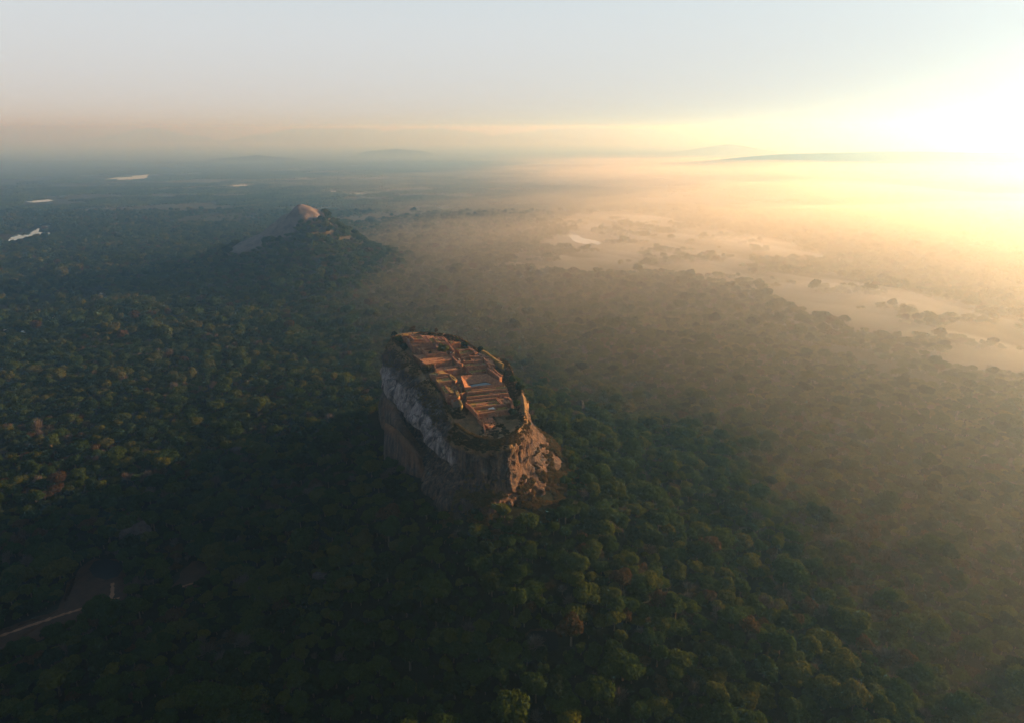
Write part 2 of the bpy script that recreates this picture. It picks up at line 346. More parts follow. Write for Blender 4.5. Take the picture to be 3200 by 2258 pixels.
far_hill(500, 640, [354, 351, 347, 351, 354], 9500, 450, 'low wooded knoll far out on the plain', 8)
far_hill(830, 940, [338, 336, 333, 336, 338], 11500, 400, 'tiny knoll breaking the horizon fog', 9)

# ponds
for (lab, _), poly in zip(PONDS, pond_polys):
    pts = []
    for i in range(len(poly)):                               # ragged shoreline
        a, b = poly[i], poly[(i + 1) % len(poly)]
        for t in (0, .33, .66):
            p = a + (b - a) * t; L = np.linalg.norm(b - a); pts.append(p + RNG.normal(0, L * .035, 2) * (t > 0))
    cx, cy = np.mean(pts, 0); zz = 0.9
    vs_ = [(p[0] - cx, p[1] - cy, 0) for p in pts]
    me = bpy.data.meshes.new('pond'); bm = bmesh.new()
    f = bm.faces.new([bm.verts.new(q) for q in vs_]); bmesh.ops.triangulate(bm, faces=[f])
    if f.is_valid and f.normal.z < 0: pass
    bmesh.ops.recalc_face_normals(bm, faces=bm.faces); bm.to_mesh(me); bm.free(); me.materials.append(M_WATER)
    tag(link('pond', me, loc=(cx, cy, zz)), lab, kind='structure')

# ------------------------------------------------------------------ the great rock
NS, MT = 560, 170
rim = np.array(RIM, float); K = len(rim)
def cyc(arr, n):                                             # closed Catmull-Rom
    arr = np.asarray(arr, float); k = len(arr); s = np.linspace(0, k, n, endpoint=False); i = s.astype(int); t = (s - i)[:, None]
    p0, p1, p2, p3 = arr[(i - 1) % k], arr[i % k], arr[(i + 1) % k], arr[(i + 2) % k]
    return .5 * (2 * p1 + (p2 - p0) * t + (2 * p0 - 5 * p1 + 4 * p2 - p3) * t ** 2 + (3 * p1 - p0 - 3 * p2 + p3) * t ** 3)
# columns: one for each rim point, (outward offset, height) from the rim down to the foot
def colm(*pairs): return np.array(pairs, float)
BK = colm((0, 180), (2, 172), (4, 162), (5, 150), (6, 138), (7, 124), (8, 110), (10, 94), (14, 76), (18, 55))
NE = colm((0, 173), (2, 167), (3, 158), (4, 148), (5, 138), (6, 126), (9, 112), (13, 98), (20, 82), (28, 58))
EA = colm((0, 163), (2, 157), (4, 149), (4.5, 142), (6, 134), (8, 127), (16, 116), (28, 104), (42, 90), (58, 62))
ES = colm((0, 158), (3, 152), (4, 146), (6, 140), (7, 132), (7, 124), (12, 114), (23, 104), (38, 92), (54, 64))
FR = colm((0, 155), (4, 150), (6, 145), (7, 139), (6, 132), (2.5, 122), (2, 114), (6, 106), (17, 96), (32, 66))
F0 = colm((0, 151.5), (4, 149), (6.5, 145), (7, 138), (7, 130), (7.5, 122), (8, 113), (9, 105), (12, 96), (19, 68))
FL = colm((0, 152), (4, 149), (6, 144), (7, 137), (7, 129), (8, 121), (10, 113), (15, 105), (21, 97), (28, 68))
CL = colm((0, 154), (4, 149), (7, 144), (9, 137), (8.5, 128), (9, 119), (14, 110), (21, 103), (26, 95), (33, 66))
W1 = colm((0, 157), (3, 152), (6, 148), (12, 142), (17, 132), (18, 125), (6, 117), (9, 106), (23, 96), (33, 66))
W2 = colm((0, 160), (3, 155), (7, 151), (14, 145), (21, 133), (22, 127), (5, 119), (7, 107), (22, 97), (34, 66))
W3 = colm((0, 164), (4, 158), (8, 154), (15, 148), (24, 134), (25, 128), (6, 120), (8, 109), (24, 97), (36, 64))
W4 = colm((0, 168), (5, 162), (9, 158), (16, 151), (25, 136), (25, 129), (9, 120), (12, 109), (27, 96), (38, 62))
W5 = colm((0, 172), (6, 166), (11, 161), (18, 152), (27, 138), (27, 129), (18, 119), (21, 107), (28, 93), (38, 60))
W6 = colm((0, 176), (6, 169), (11, 162), (17, 153), (22, 140), (22, 130), (17, 119), (19, 106), (24, 90), (32, 58))
W7 = colm((0, 179), (5, 170), (8, 161), (11, 151), (14, 140), (14, 129), (12, 117), (14, 104), (19, 86), (25, 56))
COLS = [W7, BK, BK, BK, NE, NE, NE, EA, EA, ES, FR, F0, FL, CL, W1, W2, W3, W4, W5, W6]
COLS = np.array(COLS)                                         # K x 10 x 2
COLS[:, :, 1] += -1.5
rp = cyc(rim, NS); cc = cyc(COLS.reshape(K, -1), NS).reshape(NS, -1, 2)
tan = np.roll(rp, -1, 0) - np.roll(rp, 1, 0); nor = np.stack([tan[:, 1], -tan[:, 0]], -1)
if np.sum((rp[:, 0] - ROCK_C[0]) * nor[:, 0] + (rp[:, 1] - ROCK_C[1]) * nor[:, 1]) < 0: nor = -nor
for _ in range(30): nor = (np.roll(nor, 1, 0) + nor + np.roll(nor, -1, 0)) / 3
nor /= np.linalg.norm(nor, axis=1, keepdims=True)
tt = np.linspace(0, cc.shape[1] - 1, MT); i0 = np.clip(tt.astype(int), 0, cc.shape[1] - 2); ft = tt - i0; ft = ft * .6 + .4 * ft * ft * (3 - 2 * ft)
prof = cc[:, i0] * (1 - ft)[None, :, None] + cc[:, i0 + 1] * ft[None, :, None]
off, zz = prof[..., 0], prof[..., 1]
bx = rp[:, None, 0] + nor[:, None, 0] * off; by = rp[:, None, 1] + nor[:, None, 1] * off; bz = zz
per = np.cumsum(np.r_[0, np.linalg.norm(np.diff(rp, axis=0), axis=1)])[:, None]      # metres along the rim
T01 = np.linspace(0, 1, MT)[None]
wgt = sstep(0, .06, T01)
lean = (180 - bz)
sx_ = bx + .25 * lean * (-1) * sstep(-40, -90, bx)                                    # fall lines lean on the west side
flute = fbm(bx * .16, by * .16, bz * .012, 4, 21)
crag = fbm(bx * .045, by * .045, bz * .05, 5, 31)
chunk = fbm(bx * .13, by * .13, bz * .11, 4, 51)
crack = np.abs(vnoise(bx * .07 + 5, by * .07, bz * .01, 61)); crack = -np.clip(.16 - crack, 0, 1) * 14
ledge = vnoise(bx * .01, by * .01, (bz + .10 * by) * .16, 71)
east = sstep(6.3, 8, np.linspace(0, K, NS, endpoint=False)[:, None]) * (1 - sstep(10.2, 11, np.linspace(0, K, NS, endpoint=False)[:, None]))
ridg = 1 - 2 * np.abs(fbm(bx * .05 + bz * .03, by * .05 - bz * .03, 0, 3, 81))
rill = 1 - 2 * np.abs(fbm(bx * .10 + .02 * bz, by * .10 - .02 * bz, bz * .012, 3, 83))
joint = np.abs(vnoise(bx * .02 + 9, by * .02, bz * .055, 63)); joint = -np.clip(.09 - joint, 0, 1) * 16
blk = vnoise(bx * .055, by * .055, bz * .075, 85) + .5 * vnoise(bx * .12, by * .12, bz * .16, 86); blk = np.floor(blk * 4) / 4
westm = sstep(13.2, 14, np.linspace(0, K, NS, endpoint=False)[:, None])
disp = wgt * (2.5 * crag + (2.2 - 1.1 * east) * blk + (1.2 - .4 * east - .8 * westm) * flute + .8 * chunk + crack + joint + .7 * ledge + east * (1.0 * ridg + 1.5 * rill))
bx = bx + nor[:, None, 0] * disp; by = by + nor[:, None, 1] * disp; bz = bz + wgt * .6 * chunk
# colour zones that belong to the rock: pale bands, ochre stain, soil on top
col_i = np.linspace(0, K, NS, endpoint=False)[:, None]
west = sstep(13.0, 13.5, col_i) * (1 - 0 * col_i)
nz = fbm(bx * .03, by * .03, bz * .03, 4, 91)
tband = sstep(.30, .34, T01 + .03 * nz) * (1 - sstep(.56, .62, T01 + .04 * nz))
gap = 1 - np.exp(-((col_i - 16.75 + .35 * nz + 1.1 * (T01 - .45)) / .33) ** 2) - .5 * np.exp(-((col_i - 18.3 + .4 * nz) / .2) ** 2)
pale_a = np.clip(west * tband * (1.05 + .3 * nz) * (.35 + .65 * gap), 0, 1)
pale_a = np.maximum(pale_a, .45 * west * sstep(.05, .3, T01) * (1 - sstep(.3, .36, T01)) * sstep(.1, .5, nz + .3))
low = sstep(.66, .8, T01)
och_a = np.clip(sstep(.05, .5, fbm(bx * .028, by * .028, bz * .018, 3, 97) + .15) * low * .55, 0, 1)
och_a = np.maximum(och_a, sstep(6.5, 8.0, col_i) * (1 - sstep(10.5, 11.0, col_i)) * np.clip(.30 + .35 * nz, 0, 1))
soil_a = np.clip((1 - sstep(.03, .17, T01 + .05 * nz)) + 0 * col_i, 0, 1)
soil_a = np.maximum(soil_a, sstep(10.4, 11, col_i) * (1 - sstep(13.2, 13.9, col_i)) * (1 - sstep(.22, .34, T01 + .06 * nz)))
CAPN = 26
kk = np.linspace(1, 0, CAPN + 1)[1:-1]
ctr = np.array([-58.0, 645.0])
capx, capy, capz = [], [], []
for k in kk:
    x = ctr[0] + (rp[:, 0] - ctr[0]) * k; y = ctr[1] + (rp[:, 1] - ctr[1]) * k
    zr = bz[:, 0]; zi = plane_z(y) - 5.5
    w = sstep(.97, .80, np.array([k]))[0] if False else float(np.clip((1 - k) / .14, 0, 1)); w = w * w * (3 - 2 * w)
    z = zr * (1 - w) + zi * w + .7 * fbm(x * .06, y * .06, 0, 3, 15) * min(1, (1 - k) * 8)
    capx.append(x); capy.append(y); capz.append(z)
nb = NS * MT
verts = np.concatenate([np.stack([bx, by, bz], -1).reshape(-1, 3), np.stack([np.array(capx), np.array(capy), np.array(capz)], -1).reshape(-1, 3), [[ctr[0], ctr[1], plane_z(ctr[1]) - 5.5]]])
si = np.arange(NS); sj = (si + 1) % NS
qs = []
for j in range(MT - 1):
    qs.append(np.stack([si * MT + j, si * MT + j + 1, sj * MT + j + 1, sj * MT + j], -1))
ring = lambda r: nb + r * NS
qs.append(np.stack([si * MT, sj * MT, ring(0) + sj, ring(0) + si], -1))
for r in range(len(kk) - 1): qs.append(np.stack([ring(r) + si, ring(r) + sj, ring(r + 1) + sj, ring(r + 1) + si], -1))
tr = np.stack([ring(len(kk) - 1) + si, ring(len(kk) - 1) + sj, np.full(NS, len(verts) - 1)], -1)
O3 = np.array([ROCK_C[0], ROCK_C[1], 60.0])
me = mesh_np('cliff', verts - O3, np.concatenate(qs), tr, [M_ROCK], smooth=True)
bm = bmesh.new(); bm.from_mesh(me); bmesh.ops.recalc_face_normals(bm, faces=bm.faces); bm.to_mesh(me); bm.free()
ncap = len(verts) - nb
fattr(me, 'pale', np.r_[pale_a.ravel(), np.zeros(ncap)]); fattr(me, 'ochre', np.r_[och_a.ravel(), np.zeros(ncap)]); fattr(me, 'soil', np.r_[soil_a.ravel(), np.ones(ncap)])
rock = link('rock_monolith', None, loc=O3)
tag(rock, 'huge sheer-sided flat-topped rock crowned with brick ruins', 'rock')
cliff = link('cliff', me, rock)

def slab(name, foot, top, thick_dir, thick, zfoot, seed, ochre, label, pale=0.1):
    """a leaning rock flake: sheet between a foot line and a top line (lists of xyz), given thickness"""
    nu, nv = 60, 40
    def samp(pts, n):
        pts = np.asarray(pts, float); s = np.linspace(0, len(pts) - 1, n); i = np.clip(s.astype(int), 0, len(pts) - 2); f = (s - i)[:, None]; f = f * f * (3 - 2 * f) * .5 + f * .5
        return pts[i] * (1 - f) + pts[i + 1] * f
    A, B = samp(foot, nu), samp(top, nu); w = np.linspace(0, 1, nv)
    P = A[:, None] * (1 - w)[None, :, None] + B[:, None] * w[None, :, None]
    td = np.array(thick_dir, float); td /= np.linalg.norm(td)
    edge = np.minimum(1, np.minimum(np.linspace(0, 1, nu), 1 - np.linspace(0, 1, nu)) * 9)[:, None] ** .5 * np.minimum(1, (1 - w) * 16)[None] ** .35
    nz_ = 1.3 * fbm(P[..., 0] * .07, P[..., 1] * .07, P[..., 2] * .07, 4, seed) + .5 * fbm(P[..., 0] * .25, P[..., 1] * .25, P[..., 2] * .25, 3, seed + 1)
    fr = P - td * (thick * .5 * edge + nz_ * edge)[..., None]; bk = P + td * (thick * .5 * edge)[..., None] + np.array([0, 0, 0.01])
    n_ = nu * nv; vts = np.concatenate([fr.reshape(-1, 3), bk.reshape(-1, 3)]) - O3
    ii = np.arange(n_).reshape(nu, nv); q = np.stack([ii[:-1, :-1], ii[1:, :-1], ii[1:, 1:], ii[:-1, 1:]], -1).reshape(-1, 4)
    loop = list(ii[:, 0]) + list(ii[-1, 1:]) + list(ii[-2::-1, -1]) + list(ii[0, -2:0:-1]); loop = np.array(loop); l2 = np.roll(loop, -1)
    qq = np.concatenate([q, q[:, ::-1] + n_, np.stack([loop, loop + n_, l2 + n_, l2], -1)])
    me = mesh_np(name, vts, qq, mats=[M_ROCK], smooth=False)
    bm = bmesh.new(); bm.from_mesh(me); bmesh.ops.remove_doubles(bm, verts=bm.verts, dist=.002); bmesh.ops.recalc_face_normals(bm, faces=bm.faces); bm.to_mesh(me); bm.free()
    co = np.empty(len(me.vertices) * 3); me.vertices.foreach_get('co', co); co = co.reshape(-1, 3) + O3
    nn = fbm(co[:, 0] * .06, co[:, 1] * .06, co[:, 2] * .06, 3, seed + 5)
    fattr(me, 'pale', np.full(len(co), pale)); dtop = np.min(np.linalg.norm(co[:, None] - B[None], axis=2), axis=1); fattr(me, 'ochre', np.clip(ochre * np.exp(-(dtop / 6.5) ** 2) + .12 + .25 * nn, 0, 1)); fattr(me, 'soil', np.zeros(len(co)))  # ochre stain fades from the top edge, imitating a lit rim and shaded face
    o = link(name, me, rock); o['label'] = label; return o
def z1(px, py, y):                                           # pixel of the rock close-up, at a given distance y
    d = ray(1150 + px / 2.7, 1000 + py / 2.7); return np.array([0, 0, CAMZ]) + d * (y / d[1])
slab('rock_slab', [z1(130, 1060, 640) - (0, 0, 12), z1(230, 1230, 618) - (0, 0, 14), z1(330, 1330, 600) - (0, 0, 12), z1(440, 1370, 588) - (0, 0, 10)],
     [z1(148, 860, 650), z1(240, 920, 628), z1(350, 1030, 606), z1(428, 1130, 592), z1(472, 1270, 584)], (.8, .6, 0.05), 5.5, 80, 201, .85, 'ochre-stained leaning flake of rock with its lit rim painted in')
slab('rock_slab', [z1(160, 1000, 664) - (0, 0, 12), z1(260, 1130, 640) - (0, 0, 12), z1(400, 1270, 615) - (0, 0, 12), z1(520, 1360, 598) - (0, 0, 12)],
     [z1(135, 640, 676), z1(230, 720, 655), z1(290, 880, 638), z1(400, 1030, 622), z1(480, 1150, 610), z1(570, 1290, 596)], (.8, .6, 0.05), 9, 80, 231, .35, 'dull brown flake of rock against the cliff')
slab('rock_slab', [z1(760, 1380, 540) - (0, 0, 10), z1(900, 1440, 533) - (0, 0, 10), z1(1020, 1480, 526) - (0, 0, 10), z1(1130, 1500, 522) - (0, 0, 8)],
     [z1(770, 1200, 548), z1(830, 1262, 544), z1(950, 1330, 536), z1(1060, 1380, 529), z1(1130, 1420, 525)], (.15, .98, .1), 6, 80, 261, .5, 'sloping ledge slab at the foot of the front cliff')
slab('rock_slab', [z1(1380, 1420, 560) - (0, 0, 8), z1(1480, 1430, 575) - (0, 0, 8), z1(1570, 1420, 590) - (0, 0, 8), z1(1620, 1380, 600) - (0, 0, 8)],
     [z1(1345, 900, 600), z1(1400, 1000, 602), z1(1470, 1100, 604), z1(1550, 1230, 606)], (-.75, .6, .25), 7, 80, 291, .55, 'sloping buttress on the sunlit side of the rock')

# ------------------------------------------------------------------ ruins on the summit
REG = {1: (1230, 1030, 11.48), 2: (1400, 1040, 11.48), 3: (1330, 1140, 10.125), 4: (1430, 1150, 10.8), 5: (1430, 1260, 9.184)}
def level(y, dz): return plane_z(y) + .75 * (dz + 18 * min(1, max(0, (755 - y) / 190)))
def rpt(reg, p, dz):                                          # a point at the level its own place on the slope gives
    x0, y0, s = REG[reg]; sx, sy = x0 + p[0] / s, y0 + p[1] / s
    q = on_plane(sx, sy); return on_z(sx, sy, level(q[1], dz))
def rflat(reg, pts, dz):                                      # corners of a level platform
    x0, y0, s = REG[reg]; c = np.mean(pts, 0); q = on_plane(x0 + c[0] / s, y0 + c[1] / s); z = level(q[1], dz)
    return [on_z(x0 + p[0] / s, y0 + p[1] / s, z) for p in pts]
def prism(name, top, depth, mats, parent, org, jit=True):
    top = np.asarray(top, float)
    if jit:
        tt_ = []
        for i_ in range(len(top)):
            a_, b_ = top[i_], top[(i_ + 1) % len(top)]; m_ = max(2, int(np.linalg.norm(b_ - a_) / 2.2))
            for k_ in range(m_): tt_.append(a_ + (b_ - a_) * k_ / m_ + np.array([*RNG.normal(0, .28, 2), RNG.normal(0, .10)]))
        top = np.array(tt_)
    n_ = len(top); bot = top.copy(); bot[:, 2] -= depth
    a = sum(top[i - 1][0] * top[i][1] - top[i][0] * top[i - 1][1] for i in range(n_))
    if a < 0: top, bot = top[::-1], bot[::-1]
    me = bpy.data.meshes.new(name)
    fs = [list(range(n_)), list(range(2 * n_ - 1, n_ - 1, -1))] + [[i, n_ + i, n_ + (i + 1) % n_, (i + 1) % n_] for i in range(n_)]
    me.from_pydata((np.concatenate([top, bot]) - org).tolist(), [], fs)
    for m in mats: me.materials.append(m)
    if len(mats) > 1:
        for p in list(me.polygons)[1:]: p.material_index = 1
    me.update(); return link(name, me, parent)
def wall_bar(name, a, b, w, h, sink, mat, parent, org, seg=7):
    a, b = np.array(a, float), np.array(b, float); d = b - a; L = np.linalg.norm(d[:2]) + 1e-6; nrm = np.array([-d[1], d[0], 0]) / L * w / 2
    vts, fs = [], []
    for i in range(seg + 1):
        t = i / seg; c = a + d * t; hh = h * (1 + .35 * math.sin(7.3 * t * 3 + c[0] * 1.7) * random.random()); j = nrm * (1 + .18 * (random.random() - .5))
        for s, zz_ in ((-1, -sink), (1, -sink), (1, hh), (-1, hh)): vts.append(c + s * j + np.array([0, 0, zz_]) - org)
    for i in range(seg):
        o = i * 4
        for k in range(4): fs.append([o + k, o + (k + 1) % 4, o + 4 + (k + 1) % 4, o + 4 + k])
    fs += [[3, 2, 1, 0], [seg * 4 + k for k in range(4)]]
    me = bpy.data.meshes.new(name); me.from_pydata([tuple(v) for v in vts], [], fs); me.materials.append(mat); me.update()
    bm = bmesh.new(); bm.from_mesh(me); bmesh.ops.recalc_face_normals(bm, faces=bm.faces); bm.to_mesh(me); bm.free()
    return link(name, me, parent)
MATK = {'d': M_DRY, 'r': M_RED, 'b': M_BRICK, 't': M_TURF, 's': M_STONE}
TERR, TERR_Z = [], []
def terrace(reg, pts, dz, kind, label, walls='', h=.9, w=1.3, depth=9.0):
    top = rflat(reg, pts, dz); TERR.append([q[:2] for q in top])
    org = np.mean(top, 0); org[2] -= depth; org0 = org.copy()
    root = link('ruin_terrace', None, loc=org0); tag(root, label, 'ruin', 'brick terraces of the summit ruins')
    prism('platform', top, depth, [MATK[kind], M_BRICK], root, org0)
    for ch in walls:
        i = int(ch); a, b = np.array(top[i]), np.array(top[(i + 1) % len(top)]); c = np.mean(top, 0)
        ins = lambda q: q + (c - q) * min(.5, w * .55 / max(1, np.linalg.norm((c - q)[:2])))
        wall_bar('brick_wall', ins(a), ins(b), w, h * 1.5, .4, M_BRICK, root, org0)
    if len(top) == 4:                                         # remains of room walls across the larger platforms
        T4 = [np.array(q) for q in top]; area = abs(np.cross((T4[1] - T4[0])[:2], (T4[3] - T4[0])[:2]))
        for _ in range(int(min(4, area / 110))):
            f = RNG.uniform(.2, .8); g0, g1 = sorted(RNG.uniform(.05, .95, 2))
            if RNG.uniform() < .6: a, b = T4[0] + (T4[3] - T4[0]) * f, T4[1] + (T4[2] - T4[1]) * f
            else: a, b = T4[0] + (T4[1] - T4[0]) * f, T4[3] + (T4[2] - T4[3]) * f
            if g1 - g0 > .2: wall_bar('brick_wall', a + (b - a) * g0, a + (b - a) * g1, RNG.uniform(.8, 1.2), RNG.uniform(.5, 1.3), .4, M_BRICK, root, org0)
    TERR_Z.append(top[0][2])
    return root
# order of corners: far left, far right, near right, near left; walls: edge numbers (0 far, 1 right, 2 near, 3 left)
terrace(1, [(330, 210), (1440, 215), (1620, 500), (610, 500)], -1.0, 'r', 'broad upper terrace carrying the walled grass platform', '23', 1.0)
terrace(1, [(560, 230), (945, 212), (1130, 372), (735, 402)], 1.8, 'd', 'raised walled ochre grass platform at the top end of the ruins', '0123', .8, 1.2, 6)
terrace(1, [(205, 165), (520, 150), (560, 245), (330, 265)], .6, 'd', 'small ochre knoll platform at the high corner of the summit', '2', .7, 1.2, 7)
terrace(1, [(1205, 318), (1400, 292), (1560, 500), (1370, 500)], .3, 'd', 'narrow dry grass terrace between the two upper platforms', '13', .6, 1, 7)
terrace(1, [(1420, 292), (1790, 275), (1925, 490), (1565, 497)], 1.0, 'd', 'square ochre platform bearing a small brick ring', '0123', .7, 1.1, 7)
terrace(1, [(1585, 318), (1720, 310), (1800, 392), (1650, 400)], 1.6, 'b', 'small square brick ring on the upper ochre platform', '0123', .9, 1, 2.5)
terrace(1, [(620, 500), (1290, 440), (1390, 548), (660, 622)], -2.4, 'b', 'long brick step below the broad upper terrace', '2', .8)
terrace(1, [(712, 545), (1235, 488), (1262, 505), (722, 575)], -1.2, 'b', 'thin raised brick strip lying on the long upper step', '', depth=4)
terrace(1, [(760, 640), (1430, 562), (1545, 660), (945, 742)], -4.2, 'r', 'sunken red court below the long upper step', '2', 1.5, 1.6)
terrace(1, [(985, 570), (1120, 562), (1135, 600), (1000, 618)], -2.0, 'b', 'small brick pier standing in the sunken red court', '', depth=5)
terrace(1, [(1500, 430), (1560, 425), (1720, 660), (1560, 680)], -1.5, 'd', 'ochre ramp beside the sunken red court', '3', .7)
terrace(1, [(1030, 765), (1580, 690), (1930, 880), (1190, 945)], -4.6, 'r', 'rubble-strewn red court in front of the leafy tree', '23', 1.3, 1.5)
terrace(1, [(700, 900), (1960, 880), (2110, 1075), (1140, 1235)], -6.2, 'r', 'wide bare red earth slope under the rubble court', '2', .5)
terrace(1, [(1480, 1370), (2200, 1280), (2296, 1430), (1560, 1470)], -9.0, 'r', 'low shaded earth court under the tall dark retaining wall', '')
terrace(1, [(1425, 1195), (1480, 1190), (1545, 1420), (1500, 1425)], -6.0, 'b', 'single thick wall stub jutting from the tall retaining wall', '', depth=7)
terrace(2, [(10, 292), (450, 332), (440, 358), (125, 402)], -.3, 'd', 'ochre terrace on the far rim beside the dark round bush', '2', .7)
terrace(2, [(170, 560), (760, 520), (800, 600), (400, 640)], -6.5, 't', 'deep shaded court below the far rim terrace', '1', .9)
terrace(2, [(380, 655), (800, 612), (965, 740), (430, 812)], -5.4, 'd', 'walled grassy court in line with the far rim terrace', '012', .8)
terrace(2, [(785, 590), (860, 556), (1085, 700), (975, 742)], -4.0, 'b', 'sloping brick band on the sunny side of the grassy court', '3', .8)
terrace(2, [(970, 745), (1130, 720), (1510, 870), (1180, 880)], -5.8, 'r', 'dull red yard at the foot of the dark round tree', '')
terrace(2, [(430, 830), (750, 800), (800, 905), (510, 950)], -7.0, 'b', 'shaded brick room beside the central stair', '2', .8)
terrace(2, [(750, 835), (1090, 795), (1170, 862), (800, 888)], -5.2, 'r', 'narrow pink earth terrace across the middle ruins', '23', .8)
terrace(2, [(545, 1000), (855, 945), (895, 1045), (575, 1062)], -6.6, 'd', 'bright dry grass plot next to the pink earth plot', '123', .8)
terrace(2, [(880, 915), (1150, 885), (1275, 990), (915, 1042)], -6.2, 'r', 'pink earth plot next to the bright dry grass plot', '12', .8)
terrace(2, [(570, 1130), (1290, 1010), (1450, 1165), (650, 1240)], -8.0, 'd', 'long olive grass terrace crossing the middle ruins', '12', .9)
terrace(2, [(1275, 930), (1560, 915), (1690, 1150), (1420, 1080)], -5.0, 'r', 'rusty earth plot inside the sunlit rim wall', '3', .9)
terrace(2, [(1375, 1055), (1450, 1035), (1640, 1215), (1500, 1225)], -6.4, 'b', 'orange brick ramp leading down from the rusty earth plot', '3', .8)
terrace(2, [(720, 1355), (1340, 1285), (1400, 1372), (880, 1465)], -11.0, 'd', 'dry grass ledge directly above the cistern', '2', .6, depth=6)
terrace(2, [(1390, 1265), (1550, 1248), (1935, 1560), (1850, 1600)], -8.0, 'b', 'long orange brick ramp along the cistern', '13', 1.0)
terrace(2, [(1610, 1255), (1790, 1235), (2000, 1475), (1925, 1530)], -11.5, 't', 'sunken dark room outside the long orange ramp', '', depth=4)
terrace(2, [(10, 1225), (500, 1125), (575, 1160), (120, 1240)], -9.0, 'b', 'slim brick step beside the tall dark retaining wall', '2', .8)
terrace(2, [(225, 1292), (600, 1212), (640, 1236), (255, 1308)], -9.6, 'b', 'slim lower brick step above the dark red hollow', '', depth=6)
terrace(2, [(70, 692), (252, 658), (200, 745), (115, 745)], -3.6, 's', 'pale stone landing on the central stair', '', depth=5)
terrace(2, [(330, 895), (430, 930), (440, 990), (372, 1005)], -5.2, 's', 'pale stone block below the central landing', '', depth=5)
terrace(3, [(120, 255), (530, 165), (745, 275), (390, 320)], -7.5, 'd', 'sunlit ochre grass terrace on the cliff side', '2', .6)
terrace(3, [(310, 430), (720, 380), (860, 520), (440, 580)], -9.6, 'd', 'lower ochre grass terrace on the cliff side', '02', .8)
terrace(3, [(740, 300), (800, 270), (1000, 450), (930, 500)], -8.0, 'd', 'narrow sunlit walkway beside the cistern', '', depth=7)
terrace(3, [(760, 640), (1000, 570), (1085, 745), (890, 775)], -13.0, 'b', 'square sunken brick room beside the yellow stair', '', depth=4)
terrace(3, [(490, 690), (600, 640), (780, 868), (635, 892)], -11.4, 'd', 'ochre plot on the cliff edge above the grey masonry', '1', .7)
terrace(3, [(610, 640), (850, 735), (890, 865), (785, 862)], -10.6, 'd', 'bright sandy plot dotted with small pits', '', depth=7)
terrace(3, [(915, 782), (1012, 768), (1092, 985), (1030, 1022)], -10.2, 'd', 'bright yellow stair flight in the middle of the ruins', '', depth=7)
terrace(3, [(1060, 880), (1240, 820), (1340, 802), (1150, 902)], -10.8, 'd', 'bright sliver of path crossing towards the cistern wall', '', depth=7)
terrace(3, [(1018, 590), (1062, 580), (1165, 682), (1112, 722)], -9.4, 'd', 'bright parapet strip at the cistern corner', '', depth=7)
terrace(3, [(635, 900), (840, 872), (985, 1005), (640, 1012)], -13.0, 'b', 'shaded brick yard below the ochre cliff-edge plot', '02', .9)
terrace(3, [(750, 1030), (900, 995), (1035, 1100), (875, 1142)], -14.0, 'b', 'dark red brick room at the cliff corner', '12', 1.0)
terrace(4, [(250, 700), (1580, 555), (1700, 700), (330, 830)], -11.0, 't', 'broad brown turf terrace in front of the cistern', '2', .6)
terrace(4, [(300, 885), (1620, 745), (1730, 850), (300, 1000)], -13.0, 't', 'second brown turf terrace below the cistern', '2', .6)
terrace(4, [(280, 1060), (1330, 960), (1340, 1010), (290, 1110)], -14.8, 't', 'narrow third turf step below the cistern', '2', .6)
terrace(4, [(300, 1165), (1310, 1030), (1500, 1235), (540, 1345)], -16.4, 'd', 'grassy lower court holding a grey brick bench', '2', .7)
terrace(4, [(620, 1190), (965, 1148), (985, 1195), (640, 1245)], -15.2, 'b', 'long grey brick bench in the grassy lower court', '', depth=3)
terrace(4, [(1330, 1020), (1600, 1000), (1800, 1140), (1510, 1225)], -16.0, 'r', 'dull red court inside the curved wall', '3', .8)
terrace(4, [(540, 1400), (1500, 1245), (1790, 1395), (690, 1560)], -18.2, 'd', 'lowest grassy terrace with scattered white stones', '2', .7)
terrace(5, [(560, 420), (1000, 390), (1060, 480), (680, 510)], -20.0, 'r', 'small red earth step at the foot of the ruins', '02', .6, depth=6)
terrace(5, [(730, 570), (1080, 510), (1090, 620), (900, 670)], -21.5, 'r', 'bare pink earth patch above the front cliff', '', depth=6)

def wall_thing(reg, pts, dz, w, h, label, mat=M_BRICK, sink=3.0):
    P = [rpt(reg, p, dz) for p in pts]; org = np.array(P[0]); org[2] -= sink
    root = link('ruin_wall', None, loc=org); tag(root, label, 'wall')
    for a, b in zip(P[:-1], P[1:]): wall_bar('wall_run', a, b, w, h, sink, mat, root, org, 8)
wall_thing(2, [(1220, 665), (1360, 715), (1520, 840), (1690, 960), (1850, 1060), (1985, 1150)], -4.5, 2.0, 1.4, 'long yellow-lit rim wall on the sunny edge of the summit', M_DRY, 5)
wall_thing(4, [(1590, 1015), (1740, 1040), (1820, 1120), (1850, 1250), (1850, 1390)], -15.5, 1.8, 1.6, 'curved brick wall closing the lower courts')
wall_thing(4, [(1310, 1050), (1400, 1150), (1490, 1240)], -15.6, 1.0, 1.0, 'thin straight wall across the lower red court')
wall_thing(4, [(280, 1190), (390, 1280), (500, 1368), (600, 1490), (700, 1600)], -15.6, 1.5, 1.4, 'sunlit stair wall stepping down beside the lower courts')
wall_thing(1, [(1850, 340), (1960, 520), (2080, 680), (2160, 780)], -2.2, 1.6, 1.3, 'upper spine wall along the central stair')
wall_thing(2, [(60, 760), (170, 880), (290, 1010), (380, 1085), (520, 1135)], -6.0, 1.6, 1.2, 'middle spine wall along the central stair')
